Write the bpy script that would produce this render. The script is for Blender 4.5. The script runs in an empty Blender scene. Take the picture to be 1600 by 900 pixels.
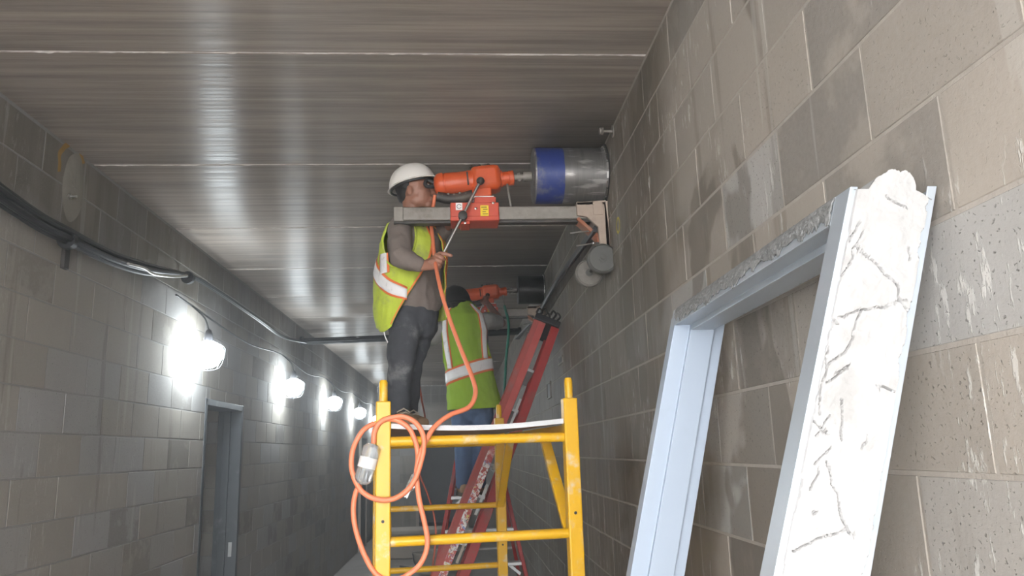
import bpy, math, random
import numpy as np
from mathutils import Vector as V, Matrix, noise as mnoise
random.seed(7)
R = math.radians
scene = bpy.context.scene
col = scene.collection

# ------------------------------------------------------------------ camera
EYE = V((0, 0, 1.79)); FPX = 1200.0
_Y = V((-80, 256, FPX)).normalized()                 # corridor axis seen from the camera (right, down, forward)
_Z = _Y.cross(V((1, -.03, 0))).normalized()
if _Z.y > 0: _Z = -_Z
_X = _Y.cross(_Z)
CW = Matrix((_X, _Y, _Z))                            # camera (right, down, fwd) -> world
cd = bpy.data.cameras.new('camera'); cam = bpy.data.objects.new('camera', cd); col.objects.link(cam)
rt, dn, fw = CW.col[0], CW.col[1], CW.col[2]
cam.matrix_world = Matrix(((rt.x, -dn.x, -fw.x, EYE.x), (rt.y, -dn.y, -fw.y, EYE.y), (rt.z, -dn.z, -fw.z, EYE.z), (0, 0, 0, 1)))
cd.sensor_width = 36; cd.lens = 36 * FPX / 1600; cd.clip_start = .02
scene.camera = cam
def at(x, y, Y):
    """survey helper: the world point at distance Y down the corridor seen at photo pixel x, y"""
    r = CW @ V((x - 800, y - 450, FPX)); return EYE + r * (Y / r.y)
def at_x(x, y, X):
    r = CW @ V((x - 800, y - 450, FPX)); return EYE + r * (X / r.x)
def proj(p):
    c = CW.transposed() @ (V(p) - EYE)
    return (9e9, 9e9) if c.z < .05 else (800 + FPX * c.x / c.z, 450 + FPX * c.y / c.z)

# ------------------------------------------------------------------ sky, exposure
w = bpy.data.worlds.new('sky'); scene.world = w; w.use_nodes = True
bg = w.node_tree.nodes['Background']; bg.inputs[0].default_value = (.97, .98, 1.0, 1); bg.inputs[1].default_value = 8.6
scene.view_settings.view_transform = 'Standard'; scene.view_settings.look = 'None'
scene.view_settings.gamma = 1; scene.view_settings.use_curve_mapping = False
scene.view_settings.exposure = 0.62
scene.cycles.max_bounces = 5; scene.cycles.diffuse_bounces = 3; scene.cycles.volume_bounces = 0
scene.cycles.sample_clamp_indirect = 6; scene.cycles.adaptive_threshold = .03
LAMP_STRENGTH = 66.0
HAZE = 0.016

# ------------------------------------------------------------------ materials
class G:
    def __init__(s, name):
        s.m = bpy.data.materials.new(name); s.m.use_nodes = True; s.nt = s.m.node_tree
        s.b = s.nt.nodes['Principled BSDF']; s.L = s.nt.links
    def n(s, t, **kw):
        x = s.nt.nodes.new(t)
        for k, v in kw.items(): setattr(x, k, v)
        return x
    def put(s, sock, v):
        if isinstance(v, bpy.types.NodeSocket): s.L.new(v, sock)
        else: sock.default_value = (*v, 1) if isinstance(v, tuple) and len(v) == 3 and sock.type == 'RGBA' else v
    def pos(s): return s.n('ShaderNodeNewGeometry').outputs['Position']
    def obj(s): return s.n('ShaderNodeTexCoord').outputs['Object']
    def scale(s, v, sc, loc=(0, 0, 0)):
        x = s.n('ShaderNodeMapping'); s.L.new(v, x.inputs[0]); x.inputs['Scale'].default_value = sc; x.inputs['Location'].default_value = loc
        return x.outputs[0]
    def noise(s, v, sc=5, det=4, ro=.6, dist=0, out='Fac'):
        x = s.n('ShaderNodeTexNoise'); s.L.new(v, x.inputs['Vector'])
        x.inputs['Scale'].default_value = sc; x.inputs['Detail'].default_value = det; x.inputs['Roughness'].default_value = ro; x.inputs['Distortion'].default_value = dist
        return x.outputs[out]
    def vor(s, v, sc, feature='F1', out='Distance'):
        x = s.n('ShaderNodeTexVoronoi', feature=feature); s.L.new(v, x.inputs['Vector']); x.inputs['Scale'].default_value = sc
        return x.outputs[out]
    def mth(s, op, a, b=0.0, c=None, clamp=False):
        x = s.n('ShaderNodeMath', operation=op, use_clamp=clamp); s.put(x.inputs[0], a); s.put(x.inputs[1], b)
        if c is not None: s.put(x.inputs[2], c)
        return x.outputs[0]
    def step(s, v, a, b, lo=0.0, hi=1.0):
        x = s.n('ShaderNodeMapRange', interpolation_type='SMOOTHSTEP'); s.put(x.inputs[0], v)
        for i, q in enumerate((a, b, lo, hi)): x.inputs[i + 1].default_value = q
        return x.outputs[0]
    def mix(s, f, a, b, mode='MIX'):
        x = s.n('ShaderNodeMix', data_type='RGBA', blend_type=mode)
        s.put(x.inputs[0], f); s.put(x.inputs[6], a); s.put(x.inputs[7], b); return x.outputs[2]
    def sep(s, v):
        x = s.n('ShaderNodeSeparateXYZ'); s.L.new(v, x.inputs[0]); return x.outputs
    def comb(s, a, b, c):
        x = s.n('ShaderNodeCombineXYZ'); s.put(x.inputs[0], a); s.put(x.inputs[1], b); s.put(x.inputs[2], c); return x.outputs[0]
    def bump(s, h, st=.4, d=.01):
        x = s.n('ShaderNodeBump'); s.L.new(h, x.inputs['Height']); x.inputs['Strength'].default_value = st; x.inputs['Distance'].default_value = d
        s.L.new(x.outputs[0], s.b.inputs['Normal'])
    def end(s, color, rough=.6, metal=0.0, spec=.5):
        s.put(s.b.inputs['Base Color'], color); s.put(s.b.inputs['Roughness'], rough); s.put(s.b.inputs['Metallic'], metal)
        s.b.inputs['Specular IOR Level'].default_value = spec; return s.m

def simple(name, c, rough=.55, metal=0.0, var=.18, sc=14, bump=0.0, dirt=None, dirtamt=.5, dsc=6):
    g = G(name); o = g.obj(); f = g.noise(o, sc, 5)
    k = g.mix(f, tuple(x * (1 - var) for x in c), tuple(min(1, x * (1 + var)) for x in c))
    if dirt:
        d = g.step(g.noise(o, dsc, 6, .65), .62 - .25 * dirtamt, .72)
        k = g.mix(g.mth('MULTIPLY', d, .8), k, dirt)
    if bump: g.bump(g.noise(o, sc * 4, 5), bump, .004)
    return g.end(k, rough, metal)

BW, BH, Z0 = .4064, .2032, .105          # block module and first bed joint
def block_mat(name, par, kind):
    """concrete block: each block its own shade, pits, efflorescence, water runs; mortar uses the same stains"""
    g = G(name); p = g.pos(); x, y, z = g.sep(p)
    row = g.mth('FLOOR', g.mth('DIVIDE', g.mth('SUBTRACT', z, Z0), BH))
    half = g.mth('MULTIPLY', g.mth('MODULO', g.mth('ADD', row, 20.0), 2.0), .5)
    cl = g.mth('FLOOR', g.mth('ADD', g.mth('DIVIDE', g.mth('SUBTRACT', y, par), BW), half))
    wn = g.n('ShaderNodeTexWhiteNoise', noise_dimensions='3D'); g.L.new(g.comb(row, cl, g.mth('FLOOR', g.mth('MULTIPLY', x, .7))), wn.inputs[0])
    rnd = wn.outputs['Value']; rgb = g.sep(wn.outputs['Color'])
    if kind == 'left': tan, grey = (.335, .308, .268), (.345, .342, .338)
    else: tan, grey = (.35, .302, .250), (.41, .402, .385)
    c = g.mix(g.step(rnd, .62, .8), tan, grey)
    c = g.mix(g.mth('MULTIPLY', rgb[1], .30 if kind == 'right' else .2), c, (.17, .15, .125))
    c = g.mix(g.mth('MULTIPLY', g.step(rgb[2], .86, .9), g.step(g.noise(p, 5, 4), .38, .5, .1, .6)), c, (.13, .115, .10))
    c = g.mix(g.noise(p, 2.2, 5), g.mix(.45, c, (.12, .105, .09)), c)
    fine = g.noise(p, 70, 4, .7)
    c = g.mix(g.mth('MULTIPLY', fine, .3), c, (.42, .40, .37))
    # pits of the open-textured blocks
    pit = g.mth('MULTIPLY', g.step(g.noise(p, 130, 2, .5, .4), .64, .72), g.step(rnd, .35, .7, .12, .8))
    c = g.mix(g.mth('MULTIPLY', pit, .7), c, (.10, .095, .085))
    # vertical water runs
    runs = g.noise(g.scale(p, (4, 4, .35)), 2.2, 4, .6)
    wetn = g.noise(p, 1.3, 4, .55)
    if kind == 'right':
        wz = g.step(g.mth('ADD', y, g.mth('MULTIPLY', g.mth('SUBTRACT', wetn, .5), 2.6)), 2.35, 2.75)
    else:
        wz = g.step(g.mth('ADD', z, g.mth('MULTIPLY', g.mth('SUBTRACT', wetn, .5), .7)), 2.85, 3.05)
    wet = g.mth('MULTIPLY', wz, g.step(runs, .25, .62, .55, 1))
    wet = g.mth('MAXIMUM', wet, g.mth('MULTIPLY', g.step(runs, .58, .68), .45))
    c = g.mix(g.mth('MULTIPLY', wet, .72), c, (.085, .068, .045) if kind == 'right' else (.075, .062, .045))
    # pale lime runs and splashes
    sp = g.mth('MULTIPLY', g.step(g.noise(g.scale(p, (26, 26, 7)), 1.6, 5, .7), .56, .64), g.step(g.noise(p, 2.3, 3), .50, .60))
    c = g.mix(g.mth('MULTIPLY', sp, .5 if kind == 'right' else .14), c, (.62, .60, .56))
    if kind == 'right':
        dk = g.mth('MULTIPLY', g.step(g.noise(g.scale(p, (1, 1.25, .8)), 1.7, 4, .5, .4), .56, .59), g.mth('MULTIPLY', g.step(y, 1.3, 1.8), g.step(y, 4.5, 5.5, 1, 0)))
        c = g.mix(g.mth('MULTIPLY', dk, .55), c, (.10, .085, .065))
    st = g.mth('MULTIPLY', g.step(g.noise(g.scale(p, (9, 9, .5)), 1.5, 3, .5), .66, .69), .5)
    c = g.mix(g.mth('MULTIPLY', st, .5), c, (.46, .44, .40))
    h = g.mth('SUBTRACT', g.mth('ADD', g.mth('MULTIPLY', fine, .35), g.mth('MULTIPLY', sp, .3)), pit)
    g.bump(h, .55, .006)
    return g.end(c, g.step(wet, .2, .9, .92, .6), 0, .35)

def ceiling_mat():
    g = G('precast_soffit'); p = g.pos(); x, y, z = g.sep(p)
    str_ = g.noise(g.scale(p, (.35, 9, 1)), 2.2, 7, .68)
    str2 = g.noise(g.scale(p, (.12, 30, 1)), 2, 4, .6)
    fine = g.noise(g.scale(p, (18, 60, 1)), 2, 3, .7)
    c = g.mix(g.step(str_, .3, .72), (.175, .145, .118), (.37, .312, .262))
    c = g.mix(g.step(str2, .45, .8, 0, .35), c, (.13, .105, .085))
    c = g.mix(g.mth('MULTIPLY', fine, .22), c, (.42, .40, .38))
    blot = g.step(g.noise(p, .9, 4), .5, .75, 0, .4)
    c = g.mix(blot, c, (.15, .135, .12))
    # dark round the cored holes: wet slurry plus drill and worker shade painted in
    for (cx, cy, ro) in ((.75, 3.75, .75), (.7, 6.6, 1.9)):
        dd = g.mth('SQRT', g.mth('ADD', g.mth('POWER', g.mth('SUBTRACT', x, cx), 2.0), g.mth('POWER', g.mth('SUBTRACT', y, cy), 2.0)))
        k = g.step(g.mth('ADD', dd, g.mth('MULTIPLY', g.mth('SUBTRACT', g.noise(p, 3, 4), .5), .5)), .10, ro, .78, 0)
        c = g.mix(k, c, (.05, .042, .035))
    g.L.new(g.comb(0.0, 1.0, 0.0), g.b.inputs['Tangent']); g.b.inputs['Anisotropic'].default_value = .96
    return g.end(c, g.step(str2, .3, .7, .34, .46), 0, .42)

def floor_mat():
    g = G('dusty_concrete'); p = g.pos()
    a = g.noise(p, 1.2, 6); c = g.mix(a, (.16, .145, .13), (.34, .32, .30))
    c = g.mix(g.step(g.noise(p, 6, 5, .7), .55, .7, 0, .5), c, (.46, .45, .43))
    g.bump(g.noise(p, 40, 5), .3, .004); return g.end(c, g.step(a, .4, .6, .45, .8))

MAT = {}
MAT['block_r'] = block_mat('concrete_block_tan', 1.11, 'right')
MAT['block_l'] = block_mat('concrete_block_grey', 4.195, 'left')
MAT['mortar'] = simple('mortar', (.325, .29, .25), .9, 0, .2, 30, .5)
MAT['mortar_d'] = simple('mortar_left', (.25, .243, .23), .9, 0, .2, 30, .5)
MAT['ceil'] = ceiling_mat(); MAT['floor'] = floor_mat()
MAT['joint'] = simple('grout_bead', (.50, .46, .42), .9, 0, .3, 40, .6)
MAT['yellow'] = simple('yellow_enamel', (.72, .40, .012), .38, 0, .10, 9, .05, (.62, .55, .42), .32, 12)
MAT['galv'] = simple('galvanised_steel', (.42, .46, .50), .42, .4, .10, 10, .08, (.38, .42, .46), .4, 5)
MAT['primer'] = simple('blue_grey_primed_steel', (.36, .42, .50), .42, .1, .05, 5, .03, (.31, .36, .43), .25, 5)
MAT['grout'] = simple('white_gypsum_grout', (.36, .354, .345), .95, 0, .09, 12, .4, (.29, .282, .27), .4, 7)
MAT['residue'] = simple('rough_grey_mortar', (.20, .20, .195), .95, 0, .6, 60, .9, (.10, .10, .10), .5, 40)
MAT['orange'] = simple('orange_paint', (.60, .092, .022), .42, 0, .10, 14, .06, (.45, .16, .08), .25, 10)
MAT['orange_red'] = simple('red_orange_paint', (.56, .072, .035), .45, 0, .10, 14, .06, (.40, .14, .08), .25, 10)
MAT['black'] = simple('black_rubber', (.018, .018, .018), .5, 0, .4, 20)
MAT['cable'] = simple('black_cable_sheath', (.012, .013, .014), .45, 0, .4, 10)
MAT['dark'] = simple('dark_grimy_metal', (.06, .055, .05), .55, .4, .4, 20, .2, (.16, .13, .10), .4)
MAT['steel'] = simple('bright_steel', (.62, .61, .58), .28, 1, .1, 20)
MAT['rail'] = simple('slurry_caked_aluminium', (.27, .245, .215), .6, .45, .3, 25, .3, (.14, .12, .10), .5, 9)
MAT['tan_metal'] = simple('mud_tan_casting', (.40, .315, .25), .75, 0, .15, 14, .2, (.28, .21, .16), .4)
MAT['rust'] = simple('rusty_red_brace', (.34, .12, .06), .75, 0, .3, 20, .3, (.30, .22, .17), .4)
MAT['wheel'] = simple('dusty_grey_wheel', (.10, .10, .09), .7, 0, .2, 16, .2)
MAT['wheel_rim'] = simple('caked_wheel_tread', (.19, .175, .155), .85, 0, .35, 30, .4)
MAT['stick_w'] = simple('white_sticker', (.82, .80, .77), .5, 0, .05)
MAT['stick_y'] = simple('yellow_sticker', (.80, .60, .02), .5, 0, .05)
MAT['ink'] = simple('dark_ink', (.05, .05, .05), .6)
MAT['ink_y'] = simple('ochre_ink', (.25, .16, .02), .6)
MAT['skin'] = simple('brown_skin', (.30, .135, .085), .5, 0, .14, 25, .1)
MAT['skin2'] = simple('deep_brown_skin', (.20, .09, .06), .5, 0, .14, 25, .1)
MAT['lip'] = simple('lip', (.26, .09, .07), .45)
MAT['eye'] = simple('eye_white', (.7, .66, .6), .25); MAT['iris'] = simple('dark_iris', (.02, .012, .01), .2)
MAT['hair'] = simple('black_hair', (.014, .012, .011), .7, 0, .3, 60, .5)
MAT['shirt'] = simple('brown_grey_cotton', (.185, .15, .13), .95, 0, .12, 30, .3)
MAT['shirt2'] = simple('grey_cotton', (.30, .295, .28), .95, 0, .12, 30, .3)
MAT['vest'] = simple('lime_yellow_mesh', (.50, .60, .055), .8, 0, .14, 16, .3, (.33, .36, .11), .5, 11)
MAT['vest2'] = simple('lime_green_mesh', (.29, .46, .03), .8, 0, .10, 16, .3)
MAT['tape'] = simple('silver_reflective_tape', (.80, .78, .77), .45, 0, .07, 14, .1, (.55, .52, .50), .3, 20)
MAT['piping'] = simple('orange_binding', (.85, .20, .06), .7, 0, .1)
MAT['trouser'] = simple('dusty_black_trousers', (.055, .058, .065), .95, 0, .35, 10, .3, (.22, .22, .22), .45, 7)
MAT['jeans'] = simple('blue_denim', (.085, .135, .235), .95, 0, .2, 18, .3, (.15, .20, .30), .35, 6)
MAT['boot'] = simple('tan_work_boot', (.30, .19, .11), .75, 0, .2, 20, .2)
MAT['boot_s'] = simple('boot_sole', (.10, .08, .06), .8)
MAT['lace'] = simple('boot_lace', (.42, .36, .28), .9)
MAT['helmet'] = simple('ivory_hard_hat', (.80, .76, .70), .35, 0, .05, 6, 0, (.66, .60, .52), .2, 9)
MAT['helmet_b'] = simple('black_hard_hat', (.022, .022, .021), .4, 0, .3, 8)
MAT['cord'] = simple('salmon_orange_cord', (.82, .235, .115), .45, 0, .06, 30)
MAT['cord_d'] = simple('thin_red_cord', (.42, .10, .06), .55)
MAT['hose'] = simple('green_hose', (.02, .16, .11), .45)
MAT['ply'] = simple('plywood_face', (.30, .195, .125), .8, 0, .15, 8, .2)
MAT['ply_edge'] = simple('plaster_whitened_edge', (.62, .62, .62), .9, 0, .12, 40, .5)
MAT['red'] = simple('red_fibreglass', (.38, .035, .03), .5, 0, .15, 8, .1, (.24, .09, .08), .5, 6)
MAT['red2'] = simple('faded_red_fibreglass', (.42, .085, .07), .6, 0, .15, 8, .1, (.30, .16, .14), .5, 8)
MAT['alu'] = simple('dull_aluminium', (.52, .53, .53), .45, .6, .12, 12, .1)
MAT['frame_paint'] = simple('grey_primed_door_frame', (.085, .095, .105), .5, .1, .1, 8, .05, (.20, .21, .22), .3, 6)
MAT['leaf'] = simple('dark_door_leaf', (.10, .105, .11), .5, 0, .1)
MAT['patch'] = simple('pale_patch_grout', (.25, .232, .195), .95, 0, .15, 10, .4)
MAT['ochre'] = simple('ochre_spray_paint', (.34, .19, .035), .8, 0, .3, 15)
MAT['yellow_spray'] = simple('yellow_spray_paint', (.50, .40, .05), .8, 0, .3, 15)
MAT['hole'] = simple('hole_gap_shade', (.012, .011, .010), .5, 0, .3, 30, .5)
MAT['carton'] = simple('dusty_beige_board', (.42, .37, .32), .85, 0, .12, 8, .2)
MAT['tub'] = simple('grey_plastic_tub', (.40, .37, .33), .6, 0, .1, 8)
MAT['wood'] = simple('weathered_board', (.30, .27, .235), .85, 0, .25, 12, .3)
MAT['plug_white'] = simple('white_plug_collar', (.80, .80, .78), .4)
MAT['plastic_l'] = simple('lamp_socket_plastic', (.05, .05, .055), .5)

def bit_mat():
    g = G('worn_core_barrel'); o = g.obj(); x, y, z = g.sep(o)
    scr = g.noise(g.scale(o, (40, 2, 2)), 1.5, 5, .65)
    c = g.mix(scr, (.055, .052, .05), (.30, .285, .27))
    c = g.mix(g.step(g.noise(g.scale(o, (3, 14, 14)), 2, 3), .52, .66), c, (.36, .34, .32))
    g.bump(scr, .3, .003)
    return g.end(c, .38, g.step(scr, .4, .6, .35, .8))
MAT['barrel'] = bit_mat()
MAT['blue'] = simple('scuffed_blue_band', (.022, .042, .185), .45, .1, .25, 16, .15, (.20, .19, .18), .55, 10)
MAT['barrel_k'] = simple('black_core_barrel', (.016, .015, .014), .4, .4, .3, 20)

def paint_rail_mat():
    g = G('paint_spattered_rail'); o = g.obj(); x, y, z = g.sep(o)
    c = g.mix(g.noise(o, 9, 4), (.50, .06, .05), (.56, .14, .12))
    low = g.step(g.mth('ADD', z, g.mth('MULTIPLY', g.mth('SUBTRACT', g.noise(o, 5, 3), .5), .5)), 1.72, 1.86, 1, 0)
    def blot(sc, a, b, seed, colr):
        nonlocal c
        f = g.mth('MULTIPLY', low, g.step(g.noise(g.scale(o, (1, 1, 1), (seed, seed * 2, 0)), sc, 4, .65, .8), a, b))
        c = g.mix(f, c, colr)
    blot(28, .47, .53, 1.3, (.82, .80, .78)); blot(14, .56, .62, 5.1, (.22, .33, .62)); blot(30, .58, .63, 9.7, (.70, .22, .25))
    blot(36, .60, .64, 12.2, (.72, .62, .22)); blot(40, .60, .64, 17.7, (.12, .12, .13)); blot(22, .58, .64, 3.4, (.86, .85, .84))
    return g.end(c, .55)
MAT['spatter'] = paint_rail_mat()
def emit(name, c, s):
    g = G(name); g.b.inputs['Emission Color'].default_value = (*c, 1); g.b.inputs['Emission Strength'].default_value = s
    return g.end((.9, .9, .9), .4)
MAT['bulb'] = emit('lit_led_globe', (.86, .95, 1.0), LAMP_STRENGTH)
def clear():
    g = G('clear_plug_shell'); g.b.inputs['Transmission Weight'].default_value = .75; g.b.inputs['IOR'].default_value = 1.3
    return g.end((.85, .87, .88), .18)
MAT['clear'] = clear()

# ------------------------------------------------------------------ mesh helpers
class MB:
    def __init__(s): s.v = []; s.f = []
    def add(s, vs, fs):
        k = len(s.v); s.v += [tuple(p) for p in vs]; s.f += [tuple(i + k for i in f) for f in fs]; return s
    def box(s, c, size, M=None):
        c = V(c); h = V(size) / 2; M = M or Matrix.Identity(3)
        vs = [c + M @ V((a * h.x, b * h.y, d * h.z)) for a in (-1, 1) for b in (-1, 1) for d in (-1, 1)]
        return s.add(vs, [(0, 1, 3, 2), (4, 6, 7, 5), (0, 4, 5, 1), (2, 3, 7, 6), (0, 2, 6, 4), (1, 5, 7, 3)])
    def beam(s, p0, p1, wa, wb, side=(0, 1, 0)):
        p0, p1 = V(p0), V(p1); d = (p1 - p0).normalized(); a = V(side); a = (a - d * a.dot(d)).normalized(); b = d.cross(a)
        M = Matrix((a, b, d)).transposed()
        return s.box((p0 + p1) / 2, (wa, wb, (p1 - p0).length), M)
    def rings(s, rs, closed_loop=False, caps=True):
        n = len(rs[0]); k = len(s.v)
        for r in rs: s.v += [tuple(p) for p in r]
        m = len(rs)
        for i in range(m if closed_loop else m - 1):
            a, b = k + i * n, k + ((i + 1) % m) * n
            for j in range(n): s.f.append((a + j, a + (j + 1) % n, b + (j + 1) % n, b + j))
        if caps and not closed_loop:
            s.f.append(tuple(k + j for j in reversed(range(n)))); s.f.append(tuple(k + (m - 1) * n + j for j in range(n)))
        return s
    def tube(s, pts, r, n=10, side=None, rb=None):
        pts = [V(p) for p in pts]; m = len(pts); rr = r if isinstance(r, (list, tuple)) else [r] * m
        rb = rb or rr
        a = None; out = []
        for i, p in enumerate(pts):
            d = (pts[min(i + 1, m - 1)] - pts[max(i - 1, 0)]).normalized()
            if a is None:
                a = V(side) if side else (V((0, 0, 1)) if abs(d.z) < .9 else V((1, 0, 0)))
            elif side: a = V(side)
            a = (a - d * a.dot(d)).normalized(); b = d.cross(a)
            out.append([p + a * (rr[i] * math.cos(t)) + b * (rb[i] * math.sin(t)) for t in (2 * math.pi * j / n for j in range(n))])
        return s.rings(out)
    def cyl(s, p0, p1, r, r1=None, n=18): return s.tube([p0, p1], [r, r if r1 is None else r1], n)
    def lathe(s, o, axis, prof, n=24):
        """prof: list of (distance along axis, radius)"""
        o = V(o); d = V(axis).normalized(); a = V((0, 0, 1)) if abs(d.z) < .9 else V((1, 0, 0)); a = (a - d * a.dot(d)).normalized(); b = d.cross(a)
        return s.rings([[o + d * h + (a * math.cos(t) + b * math.sin(t)) * max(r, 1e-4) for t in (2 * math.pi * j / n for j in range(n))] for h, r in prof])
    def ell(s, c, rad, M=None, n=16, m=10):
        c = V(c); M = M or Matrix.Identity(3)
        return s.rings([[c + M @ V((rad[0] * math.sin(u) * math.cos(t), rad[1] * math.sin(u) * math.sin(t), rad[2] * math.cos(u))) for t in (2 * math.pi * j / n for j in range(n))] for u in (math.pi * (1 - (.02 + .96 * i / m)) for i in range(m + 1))])
    def prism(s, poly, ext):
        """closed polygon of 3D points pushed along ext"""
        n = len(poly); e = V(ext); vs = [V(p) for p in poly] + [V(p) + e for p in poly]
        return s.add(vs, [tuple(reversed(range(n))), tuple(range(n, 2 * n))] + [(i, (i + 1) % n, n + (i + 1) % n, n + i) for i in range(n)])
    def grid(s, fn, nu, nv, keep=None):
        k = len(s.v)
        for i in range(nu + 1):
            for j in range(nv + 1): s.v.append(tuple(fn(i / nu, j / nv)))
        for i in range(nu):
            for j in range(nv):
                if keep is None or keep((i + .5) / nu, (j + .5) / nv):
                    q = k + i * (nv + 1) + j; s.f.append((q, q + nv + 1, q + nv + 2, q + 1))
        return s
    def mesh(s, name, mat, origin=(0, 0, 0), smooth=40):
        o = V(origin); me = bpy.data.meshes.new(name); me.from_pydata([tuple(V(p) - o) for p in s.v], [], s.f)
        if mat: me.materials.append(MAT[mat])
        me.update()
        if smooth:
            me.polygons.foreach_set('use_smooth', [True] * len(me.polygons)); me.set_sharp_from_angle(angle=R(smooth))
        return me
    def build(s, name, mat, parent=None, origin=None, smooth=40, bevel=0, solid=0):
        if origin is None: origin = WORLD_ORIGIN.get(parent, (0, 0, 0)) if parent else (0, 0, 0)
        ob = bpy.data.objects.new(name, s.mesh(name, mat, origin, smooth)); col.objects.link(ob)
        if parent: ob.parent = parent; WORLD_ORIGIN[ob] = origin
        else: ob.location = origin
        if solid:
            md = ob.modifiers.new('thickness', 'SOLIDIFY'); md.thickness = solid; md.offset = 0
        if bevel:
            md = ob.modifiers.new('bevel', 'BEVEL'); md.width = bevel; md.segments = 2; md.limit_method = 'ANGLE'; md.angle_limit = R(35)
        return ob
WORLD_ORIGIN = {}
def tag(o, label, cat, group=None, kind=None):
    o['label'] = label; o['category'] = cat
    if group: o['group'] = group
    if kind: o['kind'] = kind
    return o
def thing(name, loc, label, cat, group=None):
    e = bpy.data.objects.new(name, None); col.objects.link(e); e.location = loc; e.empty_display_size = .1
    WORLD_ORIGIN[e] = tuple(loc); return tag(e, label, cat, group)
def struct(o): o['kind'] = 'structure'; return o
def spline(pts, k=8):
    """Catmull-Rom through the points"""
    P = [V(p) for p in pts]; P = [P[0] * 2 - P[1]] + P + [P[-1] * 2 - P[-2]]; out = []
    for i in range(1, len(P) - 2):
        for j in range(k):
            t = j / k; a, b, c, d = P[i - 1:i + 3]
            out.append(.5 * ((2 * b) + (c - a) * t + (2 * a - 5 * b + 4 * c - d) * t * t + (3 * b - a - 3 * c + d) * t ** 3))
    return out + [P[-2]]
def remesh(mb, voxel, smooth=4, fold=None, decimate=None):
    """fuse overlapping closed shapes into one continuous skin; returns an MB"""
    ob = bpy.data.objects.new('tmp', mb.mesh('tmp', None, smooth=0)); col.objects.link(ob)
    md = ob.modifiers.new('r', 'REMESH'); md.mode = 'VOXEL'; md.voxel_size = voxel
    md = ob.modifiers.new('s', 'SMOOTH'); md.iterations = smooth; md.factor = .5
    if decimate: md = ob.modifiers.new('d', 'DECIMATE'); md.ratio = decimate
    me = bpy.data.meshes.new_from_object(ob.evaluated_get(bpy.context.evaluated_depsgraph_get()))
    bpy.data.objects.remove(ob)
    o = MB(); co = [v.co.copy() for v in me.vertices]
    if fold: co = [c + v.normal * fold(c) for c, v in zip(co, me.vertices)]
    o.v = [tuple(c) for c in co]; o.f = [tuple(p.vertices) for p in me.polygons]
    bpy.data.meshes.remove(me); return o

# ------------------------------------------------------------------ the corridor
XL, XR, ZC, Y0, Y1 = -1.961, .785, 3.37, -1.3, 18.6
sl = struct(MB().box(((XL + XR) / 2, (Y1 + Y0) / 2 - 2, -.1), (XR - XL + 1.0, Y1 - Y0 + 8, .2)).build('floor', 'floor'))

def seen(p, m=60):
    x, y = proj(p); return -m < x < 1600 + m and -m < y < 900 + m
def block_wall(wall, X, face, ya, yb, par, mat, openings=(), holes=None, axis='x'):
    """lay running-bond blocks as children of a wall; the 300 that show largest stay single, the rest are one part"""
    cells = []
    z = Z0 - BH; r = -1
    while z < ZC - .005:
        z1 = min(z + BH, ZC); z0 = max(z, 0)
        s = par - (.5 * BW if r % 2 else 0); k = math.floor((ya - s) / BW)
        while s + k * BW < yb:
            a, b = max(s + k * BW, ya), min(s + (k + 1) * BW, yb); k += 1
            segs = [(a, b, z0, z1)]
            for (oa, ob, oz) in openings:
                nx = []
                for (p, q, u, v) in segs:
                    if q <= oa or p >= ob or u >= oz: nx.append((p, q, u, v)); continue
                    if p < oa: nx.append((p, oa, u, min(v, 9)))
                    if q > ob: nx.append((ob, q, u, v))
                    if v > oz: nx.append((max(p, oa), min(q, ob), oz, v))
                segs = nx
            cells += [c for c in segs if c[1] - c[0] > .02 and c[3] - c[2] > .02]
        z += BH; r += 1
    J = .0042
    def geo(mb, c):
        p, q, u, v = c; p += J; q -= J; u += J; v -= J; b = .0014; d = .04
        def P(n, y, zz): return (X + face * n, y, zz) if axis == 'x' else (y, X + face * n, zz)
        vs = [P(-d, p, u), P(-d, q, u), P(-d, q, v), P(-d, p, v), P(-b, p, u), P(-b, q, u), P(-b, q, v), P(-b, p, v),
              P(0, p + b, u + b), P(0, q - b, u + b), P(0, q - b, v - b), P(0, p + b, v - b)]
        fs = [(0, 1, 5, 4), (1, 2, 6, 5), (2, 3, 7, 6), (3, 0, 4, 7), (4, 5, 9, 8), (5, 6, 10, 9), (6, 7, 11, 10), (7, 4, 8, 11), (8, 9, 10, 11)]
        flip = (face > 0) == (axis == 'x')
        mb.add(vs, fs if flip else [tuple(reversed(f)) for f in fs])
    def ctr(c): return V((X, (c[0] + c[1]) / 2, (c[2] + c[3]) / 2)) if axis == 'x' else V(((c[0] + c[1]) / 2, X, (c[2] + c[3]) / 2))
    vis = sorted([c for c in cells if seen(ctr(c), 110)], key=lambda c: (ctr(c) - EYE).length)
    single = vis[:296]; ids = set(single); cache = {}
    for c in single:
        o = ctr(c); key = (round(c[1] - c[0], 4), round(c[3] - c[2], 4))
        if key not in cache:
            mb = MB(); geo(mb, c); cache[key] = mb.mesh('block', mat, o, 0)
        ob = bpy.data.objects.new('concrete_block', cache[key]); col.objects.link(ob); ob.parent = wall
        jit = random.uniform(-.0009, .0012)
        ob.location = o + (V((jit, 0, 0)) if axis == 'x' else V((0, jit, 0)))
    rest = MB()
    for c in cells:
        if c not in ids: geo(rest, c)
    if rest.v: rest.build('distant_blocks', mat, wall, smooth=0)['kind'] = 'stuff'

# right wall: mortar core behind the blocks
T = .2
wr = struct(MB().box((XR + .0016 + T / 2, (Y0 + Y1) / 2, ZC / 2), (T, Y1 - Y0, ZC)).build('wall_right', 'mortar', smooth=0))
block_wall(wr, XR, -1, Y0, Y1, 1.11, 'block_r')
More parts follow.
